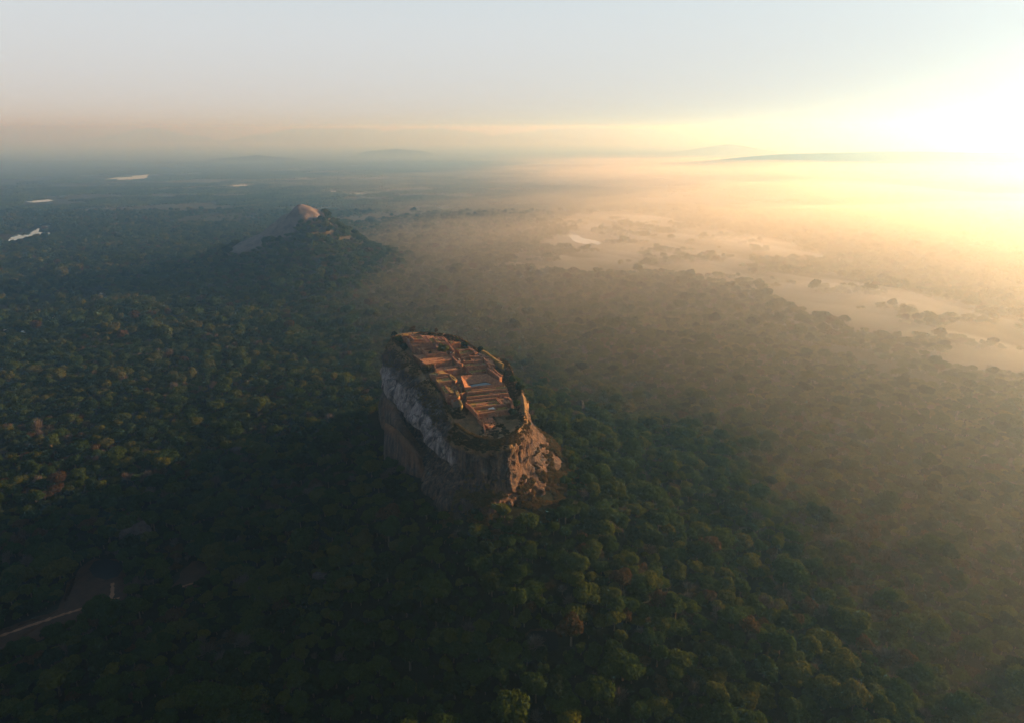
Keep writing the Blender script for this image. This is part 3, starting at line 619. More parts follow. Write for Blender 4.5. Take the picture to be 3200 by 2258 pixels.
wall_thing(3, [(960, 1000), (1040, 1080), (1120, 1180), (1150, 1260), (1120, 1330)], -13.2, 1.4, 1.2, 'bright zigzag wall beside the grey masonry', M_DRY)
wall_thing(5, [(440, 180), (510, 260), (590, 360)], -18.5, 1.2, 1.2, 'lower end of the stair beside the lowest terrace')
wall_thing(5, [(690, 500), (740, 600), (790, 770)], -20.5, 1.0, 1.0, 'thin brick stair descending to the front cliff', M_BRICK, 7.0)

# the cistern
cr = rflat(4, [(110, 240), (985, 178), (1575, 520), (235, 640)], -9.0)
wl = rflat(4, [(385, 545), (965, 450), (1225, 540), (450, 640)], -13.6)
org = np.mean(wl, 0); org[2] -= 3
cis = link('cistern', None, loc=org); tag(cis, 'large rectangular rock-cut cistern holding pale water', 'pool')
prism('water', wl, 2.5, [M_WATER], cis, org, False)
for i in range(4):
    a, b = np.array(cr[i]), np.array(cr[(i + 1) % 4]); c_, d_ = np.array(wl[(i + 1) % 4]), np.array(wl[i])
    low_ = [q + np.array([0, 0, .5]) for q in (c_, d_)]
    vts = [a, b, low_[0] + (low_[0] - np.mean(wl, 0)) * -.03, low_[1] + (low_[1] - np.mean(wl, 0)) * -.03]; vts = [v_ - org for v_ in vts]; vb = [v_ - np.array([0, 0, 4.0]) for v_ in vts]
    me = bpy.data.meshes.new('basin_side'); me.from_pydata([tuple(v_) for v_ in vts + vb], [], [[0, 1, 2, 3], [7, 6, 5, 4], [0, 4, 5, 1], [1, 5, 6, 2], [2, 6, 7, 3], [3, 7, 4, 0]])
    me.materials.append(M_BRICK); me.update(); link('basin_side', me, cis)

# grey retaining masonry on the cliff corner, pit, stones
P4 = [rpt(3, p, dz) for p, dz in [((868, 1165), -14.5), ((1105, 1140), -14.5), ((1120, 1375), -22.5), ((892, 1450), -23.5)]]
P4[2][:2] = P4[1][:2] + (P4[2][:2] - P4[1][:2]) * .25; P4[3][:2] = P4[0][:2] + (P4[3][:2] - P4[0][:2]) * .25
org = np.array(P4[3]); me = bpy.data.meshes.new('retaining_wall')
bk = [q + np.array([1.5, 5.0, 0]) for q in P4]
me.from_pydata([tuple(q - org) for q in P4 + bk], [], [[0, 3, 2, 1], [4, 5, 6, 7], [0, 1, 5, 4], [1, 2, 6, 5], [2, 3, 7, 6], [3, 0, 4, 7]]); me.materials.append(M_GREY); me.update()
tag(link('retaining_wall', me, loc=org), 'grey masonry retaining wall patching the cliff corner', 'wall')
for i, p in enumerate([(1075, 1375), (1110, 1362), (1165, 1352), (1190, 1345), (1215, 1378), (1245, 1385)]):
    c0 = rpt(4, p, -18.2); me = bpy.data.meshes.new('stone_block'); bm = bmesh.new(); bmesh.ops.create_icosphere(bm, subdivisions=2, radius=1)
    for v_ in bm.verts: v_.co *= 1 + .25 * math.sin(v_.co.x * 5 + i) * math.cos(v_.co.y * 4 + i * 2); v_.co.x *= 1.25; v_.co.z *= .75
    bm.to_mesh(me); bm.free(); me.materials.append(M_WHITE)
    tag(link('stone_block', me, loc=c0 + np.array([0, 0, .3])), 'white stone lying on the lowest grassy terrace', 'stone', 'white stones on the lowest terrace')

# ------------------------------------------------------------------ trees
def crown_mesh(name, seed, R=6.5, H=5.0, blobs=9, leaves=900, size=1.25, mat=M_LEAF, flat=.75, core=True):
    r = np.random.default_rng(seed); vs_, fs = [], []
    C = [np.array([0, 0, H * .25, R * .62])]
    for i in range(blobs):
        a = r.uniform(0, 2 * math.pi); d = R * math.sqrt(r.uniform(.08, 1)) * .68; h = H * (r.uniform(.0, .75) * (1 - (d / R) ** 2 * .8))
        C.append(np.array([d * math.cos(a), d * math.sin(a), h, R * r.uniform(.26, .46)]))
    C = np.array(C); w = C[:, 3] ** 2; w /= w.sum()
    cnt = 0
    while cnt < leaves:
        k = r.choice(len(C), p=w); d = r.normal(size=3); d /= np.linalg.norm(d)
        if d[2] < -.35 and r.uniform() < .75: continue
        p = C[k, :3] + d * C[k, 3] * np.array([1, 1, flat]) * r.uniform(.86, 1.08)
        dd = np.linalg.norm((p - C[:, :3]) / np.array([1, 1, flat]), axis=1) / C[:, 3]
        if np.any(dd < .78): continue
        nn = d + r.normal(size=3) * .55; nn /= np.linalg.norm(nn); t = np.cross(nn, r.normal(size=3)); t /= np.linalg.norm(t); b = np.cross(nn, t)
        s = size * r.uniform(.55, 1.1); t *= s * .62; b *= s * .42; o = len(vs_)
        vs_ += [p - t, p - b * .9 + t * .1, p + t, p + b]; fs.append([o, o + 1, o + 2, o + 3]); cnt += 1
    if core:
        bm = bmesh.new(); bmesh.ops.create_icosphere(bm, subdivisions=1, radius=1); ico = [np.array(v_.co) for v_ in bm.verts]; icf = [[v_.index for v_ in f.verts] for f in bm.faces]; bm.free()
        for c in C:
            o = len(vs_)
            for q in ico: vs_.append(c[:3] + q * c[3] * np.array([1, 1, flat]) * .84 * (1 + .12 * r.normal()))
            fs += [[a + o for a in f] for f in icf]
    me = bpy.data.meshes.new(name); me.from_pydata([tuple(q) for q in vs_], [], fs); me.materials.append(mat); me.update(); return me
def tube(bm, pts, rad, sides=6):
    rings = []
    for i, (p, rr) in enumerate(zip(pts, rad)):
        d = (Vector(pts[min(i + 1, len(pts) - 1)]) - Vector(pts[max(i - 1, 0)])).normalized(); a = d.orthogonal().normalized(); b = d.cross(a)
        rings.append([bm.verts.new(Vector(p) + (a * math.cos(t) + b * math.sin(t)) * rr) for t in [2 * math.pi * k / sides for k in range(sides)]])
    for r0, r1 in zip(rings[:-1], rings[1:]):
        for k in range(sides): bm.faces.new([r0[k], r0[(k + 1) % sides], r1[(k + 1) % sides], r1[k]])
    bm.faces.new(rings[-1])
def trunk_mesh(name, seed, h=7.0, R=6.5, limbs=5, mat=M_BARK):
    r = random.Random(seed); bm = bmesh.new()
    tube(bm, [(0, 0, -1.5), (r.uniform(-.2, .2), .1, h * .5), (r.uniform(-.4, .4), r.uniform(-.4, .4), h)], [.55, .38, .22], 7)
    for i in range(limbs):
        a = 2 * math.pi * i / limbs + r.uniform(-.4, .4); z0 = h * r.uniform(.45, .85); L = R * r.uniform(.4, .65)
        tube(bm, [(0, 0, z0), (math.cos(a) * L * .5, math.sin(a) * L * .5, z0 + L * .45), (math.cos(a) * L, math.sin(a) * L, z0 + L * .75)], [.2, .13, .05], 5)
    me = bpy.data.meshes.new(name); bm.to_mesh(me); bm.free(); me.materials.append(mat); return me
def bare_crown(name, seed, R=6.0, H=8.0, tw=240):
    r = random.Random(seed); vs_, fs = [], []
    for i in range(tw):
        a = r.uniform(0, 6.283); e = r.uniform(.1, 1.4); L = R * r.uniform(.55, 1.05)
        d = Vector((math.cos(a) * math.cos(e), math.sin(a) * math.cos(e), math.sin(e) * H / R * .8)); p1 = d * L; p0 = d * L * r.uniform(.3, .6) + Vector((r.uniform(-1, 1), r.uniform(-1, 1), r.uniform(-.5, .5)))
        p1 += Vector((r.uniform(-1, 1), r.uniform(-1, 1), r.uniform(-.3, 1)))
        s = d.cross(Vector((r.uniform(-1, 1), r.uniform(-1, 1), r.uniform(-1, 1)))).normalized() * r.uniform(.10, .24); o = len(vs_)
        vs_ += [p0 - s, p0 + s, p1 + s * .3, p1 - s * .3]; fs.append([o, o + 1, o + 2, o + 3])
    me = bpy.data.meshes.new(name); me.from_pydata([tuple(q) for q in vs_], [], fs); me.materials.append(M_TWIG); me.update(); return me
def joined(name, parts):                                      # crown raised on its trunk, as one instance source
    bm = bmesh.new(); mats = []
    for me, dz in parts:
        n0 = len(bm.verts); f0 = len(bm.faces); bm.from_mesh(me); bm.verts.ensure_lookup_table(); bm.faces.ensure_lookup_table()
        for v_ in bm.verts[n0:]: v_.co.z += dz
        m = me.materials[0]
        if m not in mats: mats.append(m)
        for f in bm.faces[f0:]: f.material_index = mats.index(m)
    out = bpy.data.meshes.new(name); bm.to_mesh(out); bm.free()
    for m in mats: out.materials.append(m)
    return out
KINDS = []   # (crown, trunk, crown height, label, weight)
def kind(c, t, dz, lab, wt): KINDS.append((c, t, dz, lab, wt))
kind(crown_mesh('crown', 1, 6.8, 5.5, 10, 1000), trunk_mesh('trunk', 1, 7), 6.5, 'broad round-crowned forest tree with mid green to olive leaves', 5)
kind(crown_mesh('crown', 2, 5.8, 6.5, 9, 900), trunk_mesh('trunk', 2, 7.5), 7, 'tall domed forest tree with lumpy green crown', 5)
kind(crown_mesh('crown', 3, 8.0, 5.0, 13, 1200), trunk_mesh('trunk', 3, 7, 8), 6.5, 'wide spreading forest tree with many leafy lobes', 4)
kind(crown_mesh('crown', 4, 5.0, 5.0, 7, 750), trunk_mesh('trunk', 4, 6), 5.5, 'small compact forest tree with knobbly crown', 4)
kind(crown_mesh('crown', 5, 6.2, 5.0, 9, 900, mat=M_LEAF_DARK), trunk_mesh('trunk', 5, 7), 6.2, 'dark evergreen forest tree with dense crown', 5)
kind(crown_mesh('crown', 6, 5.6, 4.6, 9, 850, mat=M_LEAF_YEL), trunk_mesh('trunk', 6, 6.5), 6.0, 'bright yellow-green leafy tree among darker trees', 1.0)
kind(crown_mesh('crown', 7, 5.6, 4.8, 8, 520, mat=M_LEAF_BRN, core=False), trunk_mesh('trunk', 7, 6.5, limbs=8), 6.0, 'thin brown-leaved tree among the green crowns', .8)
kind(bare_crown('crown', 8), trunk_mesh('trunk', 8, 7, 7, 9, M_TWIG), 5.0, 'leafless grey-twigged tree in the forest', .9)
FAR0 = len(KINDS)
def proto_collection(name, meshes):
    c = bpy.data.collections.new(name)
    for i, m in enumerate(meshes): c.objects.link(bpy.data.objects.new('%s_%02d' % (name, i), m))
    return c
src = [joined('tree_source', [(c, dz), (t, 0)]) for c, t, dz, _, _ in KINDS]
src += [joined('tree_source_far', [(crown_mesh('crown_far', 60 + i, R, H, b, 330, 2.1, m), 6.0)]) for i, (R, H, b, m) in enumerate([(7, 5.5, 8, M_LEAF), (6, 6.5, 7, M_LEAF), (8, 5, 9, M_LEAF), (6.4, 5, 7, M_LEAF_DARK), (5.8, 5, 7, M_LEAF_YEL), (5.8, 5, 7, M_LEAF_BRN)])]
TREE_COL = proto_collection('tree_source', src)

def scatter_group(name, col):
    g = bpy.data.node_groups.new(name, 'GeometryNodeTree')
    g.interface.new_socket('Geometry', in_out='INPUT', socket_type='NodeSocketGeometry'); g.interface.new_socket('Geometry', in_out='OUTPUT', socket_type='NodeSocketGeometry')
    N = g.nodes.new; gi, go, ip, ci = N('NodeGroupInput'), N('NodeGroupOutput'), N('GeometryNodeInstanceOnPoints'), N('GeometryNodeCollectionInfo')
    ci.inputs['Collection'].default_value = col; ci.inputs['Separate Children'].default_value = True; ci.inputs['Reset Children'].default_value = True
    def na(nm, ty): a = N('GeometryNodeInputNamedAttribute'); a.data_type = ty; a.inputs['Name'].default_value = nm; return a.outputs['Attribute']
    ip.inputs['Pick Instance'].default_value = True
    g.links.new(gi.outputs[0], ip.inputs['Points']); g.links.new(ci.outputs[0], ip.inputs['Instance']); g.links.new(na('pick', 'INT'), ip.inputs['Instance Index'])
    cx = N('ShaderNodeCombineXYZ'); g.links.new(na('turn', 'FLOAT'), cx.inputs[2]); g.links.new(cx.outputs[0], ip.inputs['Rotation'])
    g.links.new(na('size', 'FLOAT_VECTOR'), ip.inputs['Scale']); g.links.new(ip.outputs[0], go.inputs[0]); return g
def scatter(name, pts, pick, size, col, label):
    me = bpy.data.meshes.new(name); me.from_pydata(np.asarray(pts).tolist(), [], [])
    a = me.attributes.new('pick', 'INT', 'POINT'); a.data.foreach_set('value', np.asarray(pick, np.int32))
    fattr(me, 'turn', RNG.uniform(0, 6.283, len(pts)))
    a = me.attributes.new('size', 'FLOAT_VECTOR', 'POINT'); a.data.foreach_set('vector', np.asarray(size, np.float32).ravel())
    o = link(name, me); md = o.modifiers.new('scatter', 'NODES'); md.node_group = scatter_group(name, col); tag(o, label, kind='stuff'); return o

def project(x, y, z):
    c, s = math.cos(PIT), math.sin(PIT); dz = z - CAMZ; fw = y * c - dz * s; up = y * s + dz * c
    return CX + F * x / fw, CY - F * up / fw, fw
def jgrid(x0, x1, y0, y1, sp):
    gx_, gy_ = np.meshgrid(np.arange(x0, x1, sp), np.arange(y0, y1, sp)); gx_ = gx_ + (np.arange(gx_.shape[0])[:, None] % 2) * sp * .5
    return (gx_ + RNG.uniform(-.42, .42, gx_.shape) * sp).ravel(), (gy_ + RNG.uniform(-.42, .42, gx_.shape) * sp).ravel()
GARDEN_PX = [(-40, 1405), (0, 1392), (60, 1370), (130, 1352), (150, 1290), (205, 1240), (265, 1240), (285, 1290), (292, 1325), (290, 1362), (200, 1385), (140, 1402), (60, 1428), (0, 1450), (-40, 1462)]
CLEAR_POLY = [V(*p, z=4)[:2] for p in GARDEN_PX]; CLEAR2 = [V(*p, z=14)[:2] for p in [(375, 1310), (400, 1262), (430, 1236), (462, 1248), (462, 1286), (405, 1312)]]
POOL3 = [V(*p, z=30)[:2] for p in [(1172, 1478), (1200, 1470), (1250, 1474), (1252, 1496), (1215, 1506), (1178, 1496)]]
def free_ground(x, y, margin=0.0):
    ok = np.ones(len(x), bool)
    rd = rock_dist(x, y); ok &= rd > np.where(x < -45, 34, 24 + 14 * sstep(-10, 12, x)) + margin
    for p in [CLEAR_POLY, CLEAR2, POOL3]: ok &= ~in_poly(x, y, p)
    wx, wy = x + 28 * fbm(x * .012, y * .012, 0, 2, 561), y + 40 * fbm(x * .012, y * .012, 0, 2, 567)
    for p in OPEN: ok &= ~(in_poly(wx, wy, p) & (vnoise(x * .03, y * .03, 0, 569) < .45))
    isl = fbm(x * .008, y * .011, 0, 3, 571) + .25 * vnoise(x * .03, y * .03, 0, 573)
    ok &= ~((field_sd(x, y) > 0) & (isl < .40 + .22 * sstep(0, 250, field_sd(x, y))))
    for j, p in enumerate(pond_polys):
        ok &= ~(in_poly(x, y, p) | (poly_dist(x, y, p) < 5))
        if j in (0, 1, 4):                                    # low open bank on the near shore
            for k in (.012, .024, .036): ok &= ~in_poly(x * (1 + k), y * (1 + k), p)
    ok &= ~((hill_z(x, y) > 60) & (hill_bare(x, y) > .25))
    return ok
xs, ys = jgrid(-1500, 1500, -60, 1300, 8.6); far = np.zeros(len(xs), bool)
x2, y2 = jgrid(-3300, 3600, 1300, 3600, 12.5); xs = np.r_[xs, x2]; ys = np.r_[ys, y2]; far = np.r_[far, np.ones(len(x2), bool)]
keep = (np.abs(xs) < 260 + ys * .92) & free_ground(xs, ys)
gapn = fbm(xs * .012, ys * .012, 0, 3, 301); keep &= ~((gapn > 9) & (RNG.uniform(0, 1, len(xs)) < .75)); keep &= RNG.uniform(0, 1, len(xs)) > .05
dist_thin = sstep(2400, 3600, np.hypot(xs, ys)); keep &= RNG.uniform(0, 1, len(xs)) > dist_thin * .55 * (fbm(xs * .003, ys * .003, 0, 3, 311) > -.1)
xs, ys, far = xs[keep], ys[keep], far[keep]; zs = top_z(xs, ys) - .3
wts = np.array([k[4] for k in KINDS]); pick = RNG.choice(len(KINDS), len(xs), p=wts / wts.sum())
barepatch = fbm(xs * .009, ys * .009, 0, 3, 321) > .55; sw = barepatch & (RNG.uniform(0, 1, len(xs)) < .28); pick[sw] = RNG.choice([6, 7], sw.sum())
pick = np.where(far, FAR0 + RNG.choice(6, len(xs), p=[.27, .24, .2, .19, .03, .07]), pick)
sc = np.clip(np.exp(RNG.normal(-.12, .31, len(xs))), .42, 1.95) * np.where(far, 1.22, 1.0)
near_rock = (rock_dist(xs, ys) < 60) & ~far; sc = np.where(near_rock, sc * .8, sc)
size = np.stack([sc * RNG.uniform(.9, 1.12, len(xs)), sc * RNG.uniform(.9, 1.12, len(xs)), sc * RNG.uniform(.85, 1.25, len(xs))], -1)
# trees standing alone in the mist
LONE = [(1505, 541, 1.5), (1571, 541, 1.2), (1436, 574, 1.0), (1665, 604, 1.1), (1410, 592, .9), (1466, 541, .9), (1700, 640, 1.0), (1735, 690, 1.2), (1776, 700, .9), (1890, 730, 1.3), (1612, 560, .7), (1548, 592, .7), (1395, 538, 1.0), (1830, 716, .9), (1975, 762, 1.1), (2060, 770, .9)]
# the trees that show largest become single objects
sxp, syp, fw = project(xs, ys, zs + 9 * sc); inside = (sxp > 30) & (sxp < 3170) & (syp < 2250) & (syp > 0) & (fw > 10) & ~far
sizepx = np.where(inside, sc / np.maximum(fw, 1), 0); order = np.argsort(-sizepx)[:300 - len(LONE)]
rest = np.ones(len(xs), bool); rest[order] = False
def tree(kidx, loc, rot, scl, label, group, cname=None):
    c, t, dz, lab, _ = KINDS[kidx]
    root = link('forest_tree', None, loc=loc); root.rotation_euler = (0, 0, rot); root.scale = scl
    tag(root, label or lab, 'tree', group)
    link('trunk', t, root); o = link('crown', c, root); o.location = (0, 0, dz); return root
for i in order:
    tree(int(pick[i]), (xs[i], ys[i], zs[i]), RNG.uniform(0, 6.28), tuple(size[i]), None, 'forest trees below the rock')
for px, py, s in LONE:
    p = V(px, py, 0); tree(int(RNG.choice([0, 2, 4])), (p[0], p[1], .3), RNG.uniform(0, 6.28), (s * 1.5,) * 3, 'lone dark tree standing out of the ground mist on the open field', 'lone trees in the mist')
scatter('forest', np.stack([xs, ys, zs], -1)[rest], pick[rest], size[rest], TREE_COL, 'dense mixed forest covering the plain around the rock')

# far woodland: clumps of canopy
def clump_mesh(seed, mat):
    r = np.random.default_rng(seed); bm = bmesh.new(); bmesh.ops.create_icosphere(bm, subdivisions=1, radius=1); ico = [np.array(v_.co) for v_ in bm.verts]; icf = [[v_.index for v_ in f.verts] for f in bm.faces]; bm.free()
    vs_, fs = [], []
    for i in range(34):
        o = len(vs_); c = np.array([r.normal(0, 20), r.normal(0, 20), r.uniform(1, 4)]); R = r.uniform(5, 9)
        vs_ += [c + q * R * np.array([1, 1, .9]) * (1 + .15 * r.normal()) for q in ico]; fs += [[a + o for a in f] for f in icf]
    me = bpy.data.meshes.new('clump'); me.from_pydata([tuple(q) for q in vs_], [], fs); me.materials.append(mat); me.update(); return me
CL_COL = proto_collection('clump_source', [clump_mesh(i, M_LEAF if i < 3 else M_LEAF_DARK) for i in range(4)])
xs3, ys3 = jgrid(-9000, 9500, 3500, 9500, 46)
k3 = (np.abs(xs3) < 260 + ys3 * .92) & (fbm(xs3 * .0022, ys3 * .0042, 0, 4, 401) > -.38)
for p in [FIELD] + OPEN: k3 &= ~(in_poly(xs3, ys3, p) | (poly_dist(xs3, ys3, p) < 30))
for p in pond_polys: k3 &= ~(in_poly(xs3, ys3, p) | in_poly(xs3 * 1.012, ys3 * 1.012, p) | (poly_dist(xs3, ys3, p) < 45))
xs3, ys3 = xs3[k3], ys3[k3]; s3 = RNG.uniform(.7, 1.25, len(xs3))
scatter('far_woodland', np.stack([xs3, ys3, ground_z(xs3, ys3)], -1), RNG.integers(0, 4, len(xs3)), np.stack([s3] * 3, -1), CL_COL, 'far-off woodland spread over the hazy plain')

# ------------------------------------------------------------------ growth on the summit
from mathutils.bvhtree import BVHTree
deps_v = [tuple(v_) for v_ in verts]
bvh = BVHTree.FromPolygons(deps_v, [list(map(int, q)) for q in np.concatenate(qs)])
def drop(x, y, z0=400):
    h = bvh.ray_cast(Vector((x, y, z0)), Vector((0, 0, -1))); return h[0].z if h[0] is not None else None
pts, pk, szs = [], [], []
NR = 9000
sI = RNG.integers(0, NS, NR); cI = sI * K / NS; frontI = (cI > 10.3) & (cI < 13.8); westI = (cI >= 14.5) | (cI < 1)
kI = np.where(frontI, RNG.uniform(.45, 1.0, NR), RNG.uniform(.78, 1.0, NR))[:, None]; pI = ctr + (rp[sI] - ctr) * kI
oI = RNG.uniform(-1, 1, NR) * .5 + .5; oI = -1 + oI * np.where(frontI, 8, np.where(westI, 14, 6))
outI = RNG.uniform(0, 1, NR) < np.where(frontI, .65, np.where(westI, .45, .3)); pI = np.where(outI[:, None], rp[sI] + nor[sI] * oI[:, None], pI)
okI = vnoise(pI[:, 0] * .06, pI[:, 1] * .06, 0, 411) > -.25
for t_ in TERR: okI &= ~in_poly(pI[:, 0], pI[:, 1], t_)
for i in np.nonzero(okI)[0]:
    x, y = pI[i]; z = drop(x, y)
    if z is None or z < 138: continue
    pts.append((x, y, z - .2)); pk.append(RNG.integers(0, 3)); a = RNG.uniform(.08, .24) * (1.35 if frontI[i] else .95); szs.append((a * 1.2, a * 1.2, a * .85))
foot = np.stack([bx[:, int(MT * .80)], by[:, int(MT * .80)]], -1)
NR = 5200; sI = (RNG.uniform(6.8, 12.6, NR) * NS / K).astype(int) % NS; pI = foot[sI] + nor[sI] * RNG.uniform(-14, 34, NR)[:, None]
gI = ground_z(pI[:, 0], pI[:, 1]); okI = vnoise(pI[:, 0] * .07, pI[:, 1] * .07, 0, 421) > -.3
for i in np.nonzero(okI)[0]:
    x, y = pI[i]; z = drop(x, y); z = max(gI[i], z if z is not None else -99)
    if z > 118 or (z > 104 and z > gI[i] + 1.5 and RNG.uniform() < .8): continue
    pts.append((x, y, z - .3)); pk.append(RNG.integers(0, 3)); a = RNG.uniform(.16, .5); szs.append((a * 1.1, a * 1.1, a))
for t_, z_ in zip(TERR, TERR_Z):                             # tufts on the platforms
    t4 = [np.array(q) for q in t_]
    for _ in range(9):
        u_, v_ = RNG.uniform(.06, .94, 2); p_ = (t4[0] * (1 - u_) + t4[1] * u_) * (1 - v_) + (t4[3] * (1 - u_) + t4[2] * u_) * v_
        if sum(bool(in_poly(p_[:1], p_[1:], q)[0]) for q in TERR) > 1: continue
        a = RNG.uniform(.04, .13); pts.append((p_[0], p_[1], z_)); pk.append(RNG.integers(0, 3)); szs.append((a * 1.3, a * 1.3, a))
SCR_COL = proto_collection('shrub_source', [crown_mesh('shrub', 500 + i, 6, 4.5, 6, 300, 2.0, M_SCRUB) for i in range(3)])
scatter('scrub', pts, pk, szs, SCR_COL, 'dry scrub fringing the rock summit and its front slope')
# brush on the brown talus below the sunlit corner
def bush(loc, R, H, label, mat, seed, leaves=700, size=.5, trunk=1.2, name='summit_tree', squash=.9):
    root = link(name, None, loc=loc); tag(root, label, 'tree' if 'tree' in name else 'bush')
    t = link('trunk', trunk_mesh('trunk', seed, trunk + .8, R * .9), root); o = link('crown', crown_mesh('crown', seed, R, H, 9, leaves, size, mat, squash), root); o.location = (0, 0, trunk + H * .15)
def summit(px, py, dz): q = on_plane(1200 + px / 4.765, 1020 + py / 4.765); return on_z(1200 + px / 4.765, 1020 + py / 4.765, min(level(q[1], dz), plane_z(q[1])))
def at_rock(p):
    z = drop(p[0], p[1]); return (p[0], p[1], max(z if z is not None else -1e9, p[2]) - .3)
bush(tuple(summit(875, 405, -5.2)), 7.0, 7.5, 'tall leafy tree growing between the upper platforms of the ruins', M_LEAF_YEL, 701, 1300, 1.0, 3.0)
bush(at_rock(summit(1435, 385, -6)), 4.6, 5.0, 'dark ball-shaped tree on the sunny rim of the summit', M_LEAF_DARK, 702, 900, .7, 1.8)
bush(at_rock(summit(1215, 290, -5)), 5.0, 4.0, 'dark spreading bush beside the far rim terrace', M_LEAF_DARK, 703, 800, .7, .8, 'summit_bush')
bush(at_rock(summit(160, 140, -1)), 4.0, 4.0, 'dark bush on the high far corner of the summit', M_LEAF_DARK, 704, 700, .7, .8, 'summit_bush')
bush(at_rock(summit(425, 110, -2)), 4.2, 7.0, 'spindly tree behind the raised grass platform', M_LEAF_BRN, 705, 420, .7, 3.0)
bush(at_rock(summit(775, 140, -2)), 2.8, 7.0, 'slender bare-looking tree on the back rim', M_LEAF_BRN, 706, 260, .6, 3.5)
bush(at_rock(summit(1085, 205, -3)), 2.4, 2.6, 'small green bush on the back rim', M_LEAF_YEL, 707, 400, .5, .5, 'summit_bush')
bush(at_rock(summit(680, 120, -2)), 2.2, 2.0, 'small dark bush on the back rim', M_LEAF_DARK, 708, 350, .5, .5, 'summit_bush')
bush(at_rock(summit(225, 250, -9)), 6.5, 6.0, 'big green bush on the cliff edge below the high corner', M_LEAF, 709, 1100, .8, .8, 'summit_bush')
bush(at_rock(summit(300, 370, -12)), 6.0, 5.5, 'dark green bush halfway along the shaded cliff edge', M_LEAF_DARK, 710, 1000, .8, .8, 'summit_bush')
bush(at_rock(summit(650, 650, -12)), 6.2, 5.0, 'rounded olive bush on the cliff edge beside the ochre terrace', M_SCRUB, 711, 1000, .8, .8, 'summit_bush')
bush(at_rock(summit(860, 860, -12)), 3.0, 2.5, 'low green bush on the lower ochre terrace', M_LEAF, 712, 500, .6, .4, 'summit_bush')
bush(at_rock(summit(1940, 820, -12)), 6.0, 6.5, 'tall dark green bush on the sunny rim beside the cistern', M_LEAF, 713, 1100, .8, .8, 'summit_bush')
bush(at_rock(summit(2010, 930, -14)), 5.5, 5.5, 'leafy dark bush hanging over the sunny cliff edge', M_LEAF_DARK, 714, 1000, .8, .8, 'summit_bush')
bush(at_rock(summit(1970, 1180, -18)), 5.0, 5.0, 'green bush outside the curved brick wall', M_LEAF, 715, 900, .8, .8, 'summit_bush')
bush(at_rock(summit(1900, 1290, -18)), 5.0, 4.5, 'dark bush below the curved brick wall', M_LEAF_DARK, 716, 900, .8, .6, 'summit_bush')
bush(tuple(summit(690, 405, -4.8)), 2.2, 1.6, 'small dark bush standing in for a shadowed hollow in the rubble-strewn red court', M_LEAF_DARK, 717, 350, .5, .2, 'summit_bush')  # bush put in place of a shaded hollow in the court floor

# ------------------------------------------------------------------ boulders, garden, houses
def boulder(px, py, z, sx_, sy_, sz_, seed, label, rot=0):
    p = V(px, py, z); g = float(top_z(np.array([p[0]]), np.array([p[1]]))[0])
    bm = bmesh.new(); bmesh.ops.create_icosphere(bm, subdivisions=4, radius=1); co = np.array([v_.co for v_ in bm.verts])
    dsp = 1 + .22 * fbm(co[:, 0] * 1.3, co[:, 1] * 1.3, co[:, 2] * 1.3, 4, seed) + .08 * fbm(co[:, 0] * 5, co[:, 1] * 5, co[:, 2] * 2, 3, seed + 2)
    for v_, d in zip(bm.verts, dsp): v_.co = Vector((v_.co.x * d * sx_, v_.co.y * d * sy_, v_.co.z * d * sz_))
    me = bpy.data.meshes.new('boulder'); bm.to_mesh(me); bm.free(); me.materials.append(M_BOULDER)
    o = link('boulder', me, loc=(p[0], p[1], g + sz_ * .35)); o.rotation_euler = (0, 0, rot); tag(o, label, 'boulder')
boulder(1300, 925, 20, 8, 7, 15, 801, 'tall pale boulder rising from the sunlit forest behind the rock')
boulder(1322, 925, 20, 4, 4, 9, 802, 'slim rock fin beside the tall pale boulder')
boulder(305, 1195, 8, 15, 12, 15, 803, 'large grey dome boulder above the garden clearing', .4)
boulder(585, 1345, 16, 5.5, 5.5, 14, 804, 'upright grey boulder in the shaded forest')
boulder(725, 1312, 25, 9, 6, 7, 805, 'low broad boulder half hidden in the shaded forest')
boulder(268, 1215, 8, 8, 7, 9, 806, 'smaller boulder at the foot of the grey dome boulder')
boulder(535, 1020, 2, 11, 8, 9, 807, 'flat grey outcrop in the dark woods beside the rock')
boulder(1180, 1085, 80, 6, 5, 7, 808, 'brown boulder on the talus below the sunlit corner')

def drape(name, poly, zoff, mat, label, kindv='structure', ragged=.0):
    poly = [np.asarray(p, float) for p in poly]; c = np.mean(poly, 0); rings = 6; vts = []; n_ = len(poly) * 4; loop = []
    for i in range(len(poly)):
        a, b = poly[i], poly[(i + 1) % len(poly)]
        for t in (0, .25, .5, .75): loop.append(a + (b - a) * t + RNG.normal(0, ragged, 2))
    for r in range(rings):
        for q in loop: vts.append(c + (q - c) * (1 - r / rings))
    vts.append(c); vts = np.array(vts); z = top_z(vts[:, 0], vts[:, 1]) + zoff
    q = [[r * n_ + i, r * n_ + (i + 1) % n_, (r + 1) * n_ + (i + 1) % n_, (r + 1) * n_ + i] for r in range(rings - 1) for i in range(n_)]
    t = [[(rings - 1) * n_ + i, (rings - 1) * n_ + (i + 1) % n_, rings * n_] for i in range(n_)]
    org = np.array([c[0], c[1], 0]); me = mesh_np(name, np.c_[vts, z] - org, q, t, [mat], True)
    bm = bmesh.new(); bm.from_mesh(me); bmesh.ops.recalc_face_normals(bm, faces=bm.faces); bm.to_mesh(me); bm.free()
    if me.polygons[0].normal.z < 0: me.flip_normals()
    tag(link(name, me, loc=org), label, kind=kindv)
drape('clearing', CLEAR_POLY, .9, M_DIRT, 'brown earth clearing of the terraced garden', ragged=1.5)
drape('clearing', CLEAR2, .9, M_DIRT, 'small bare earth clearing in the shaded forest', ragged=1.2)
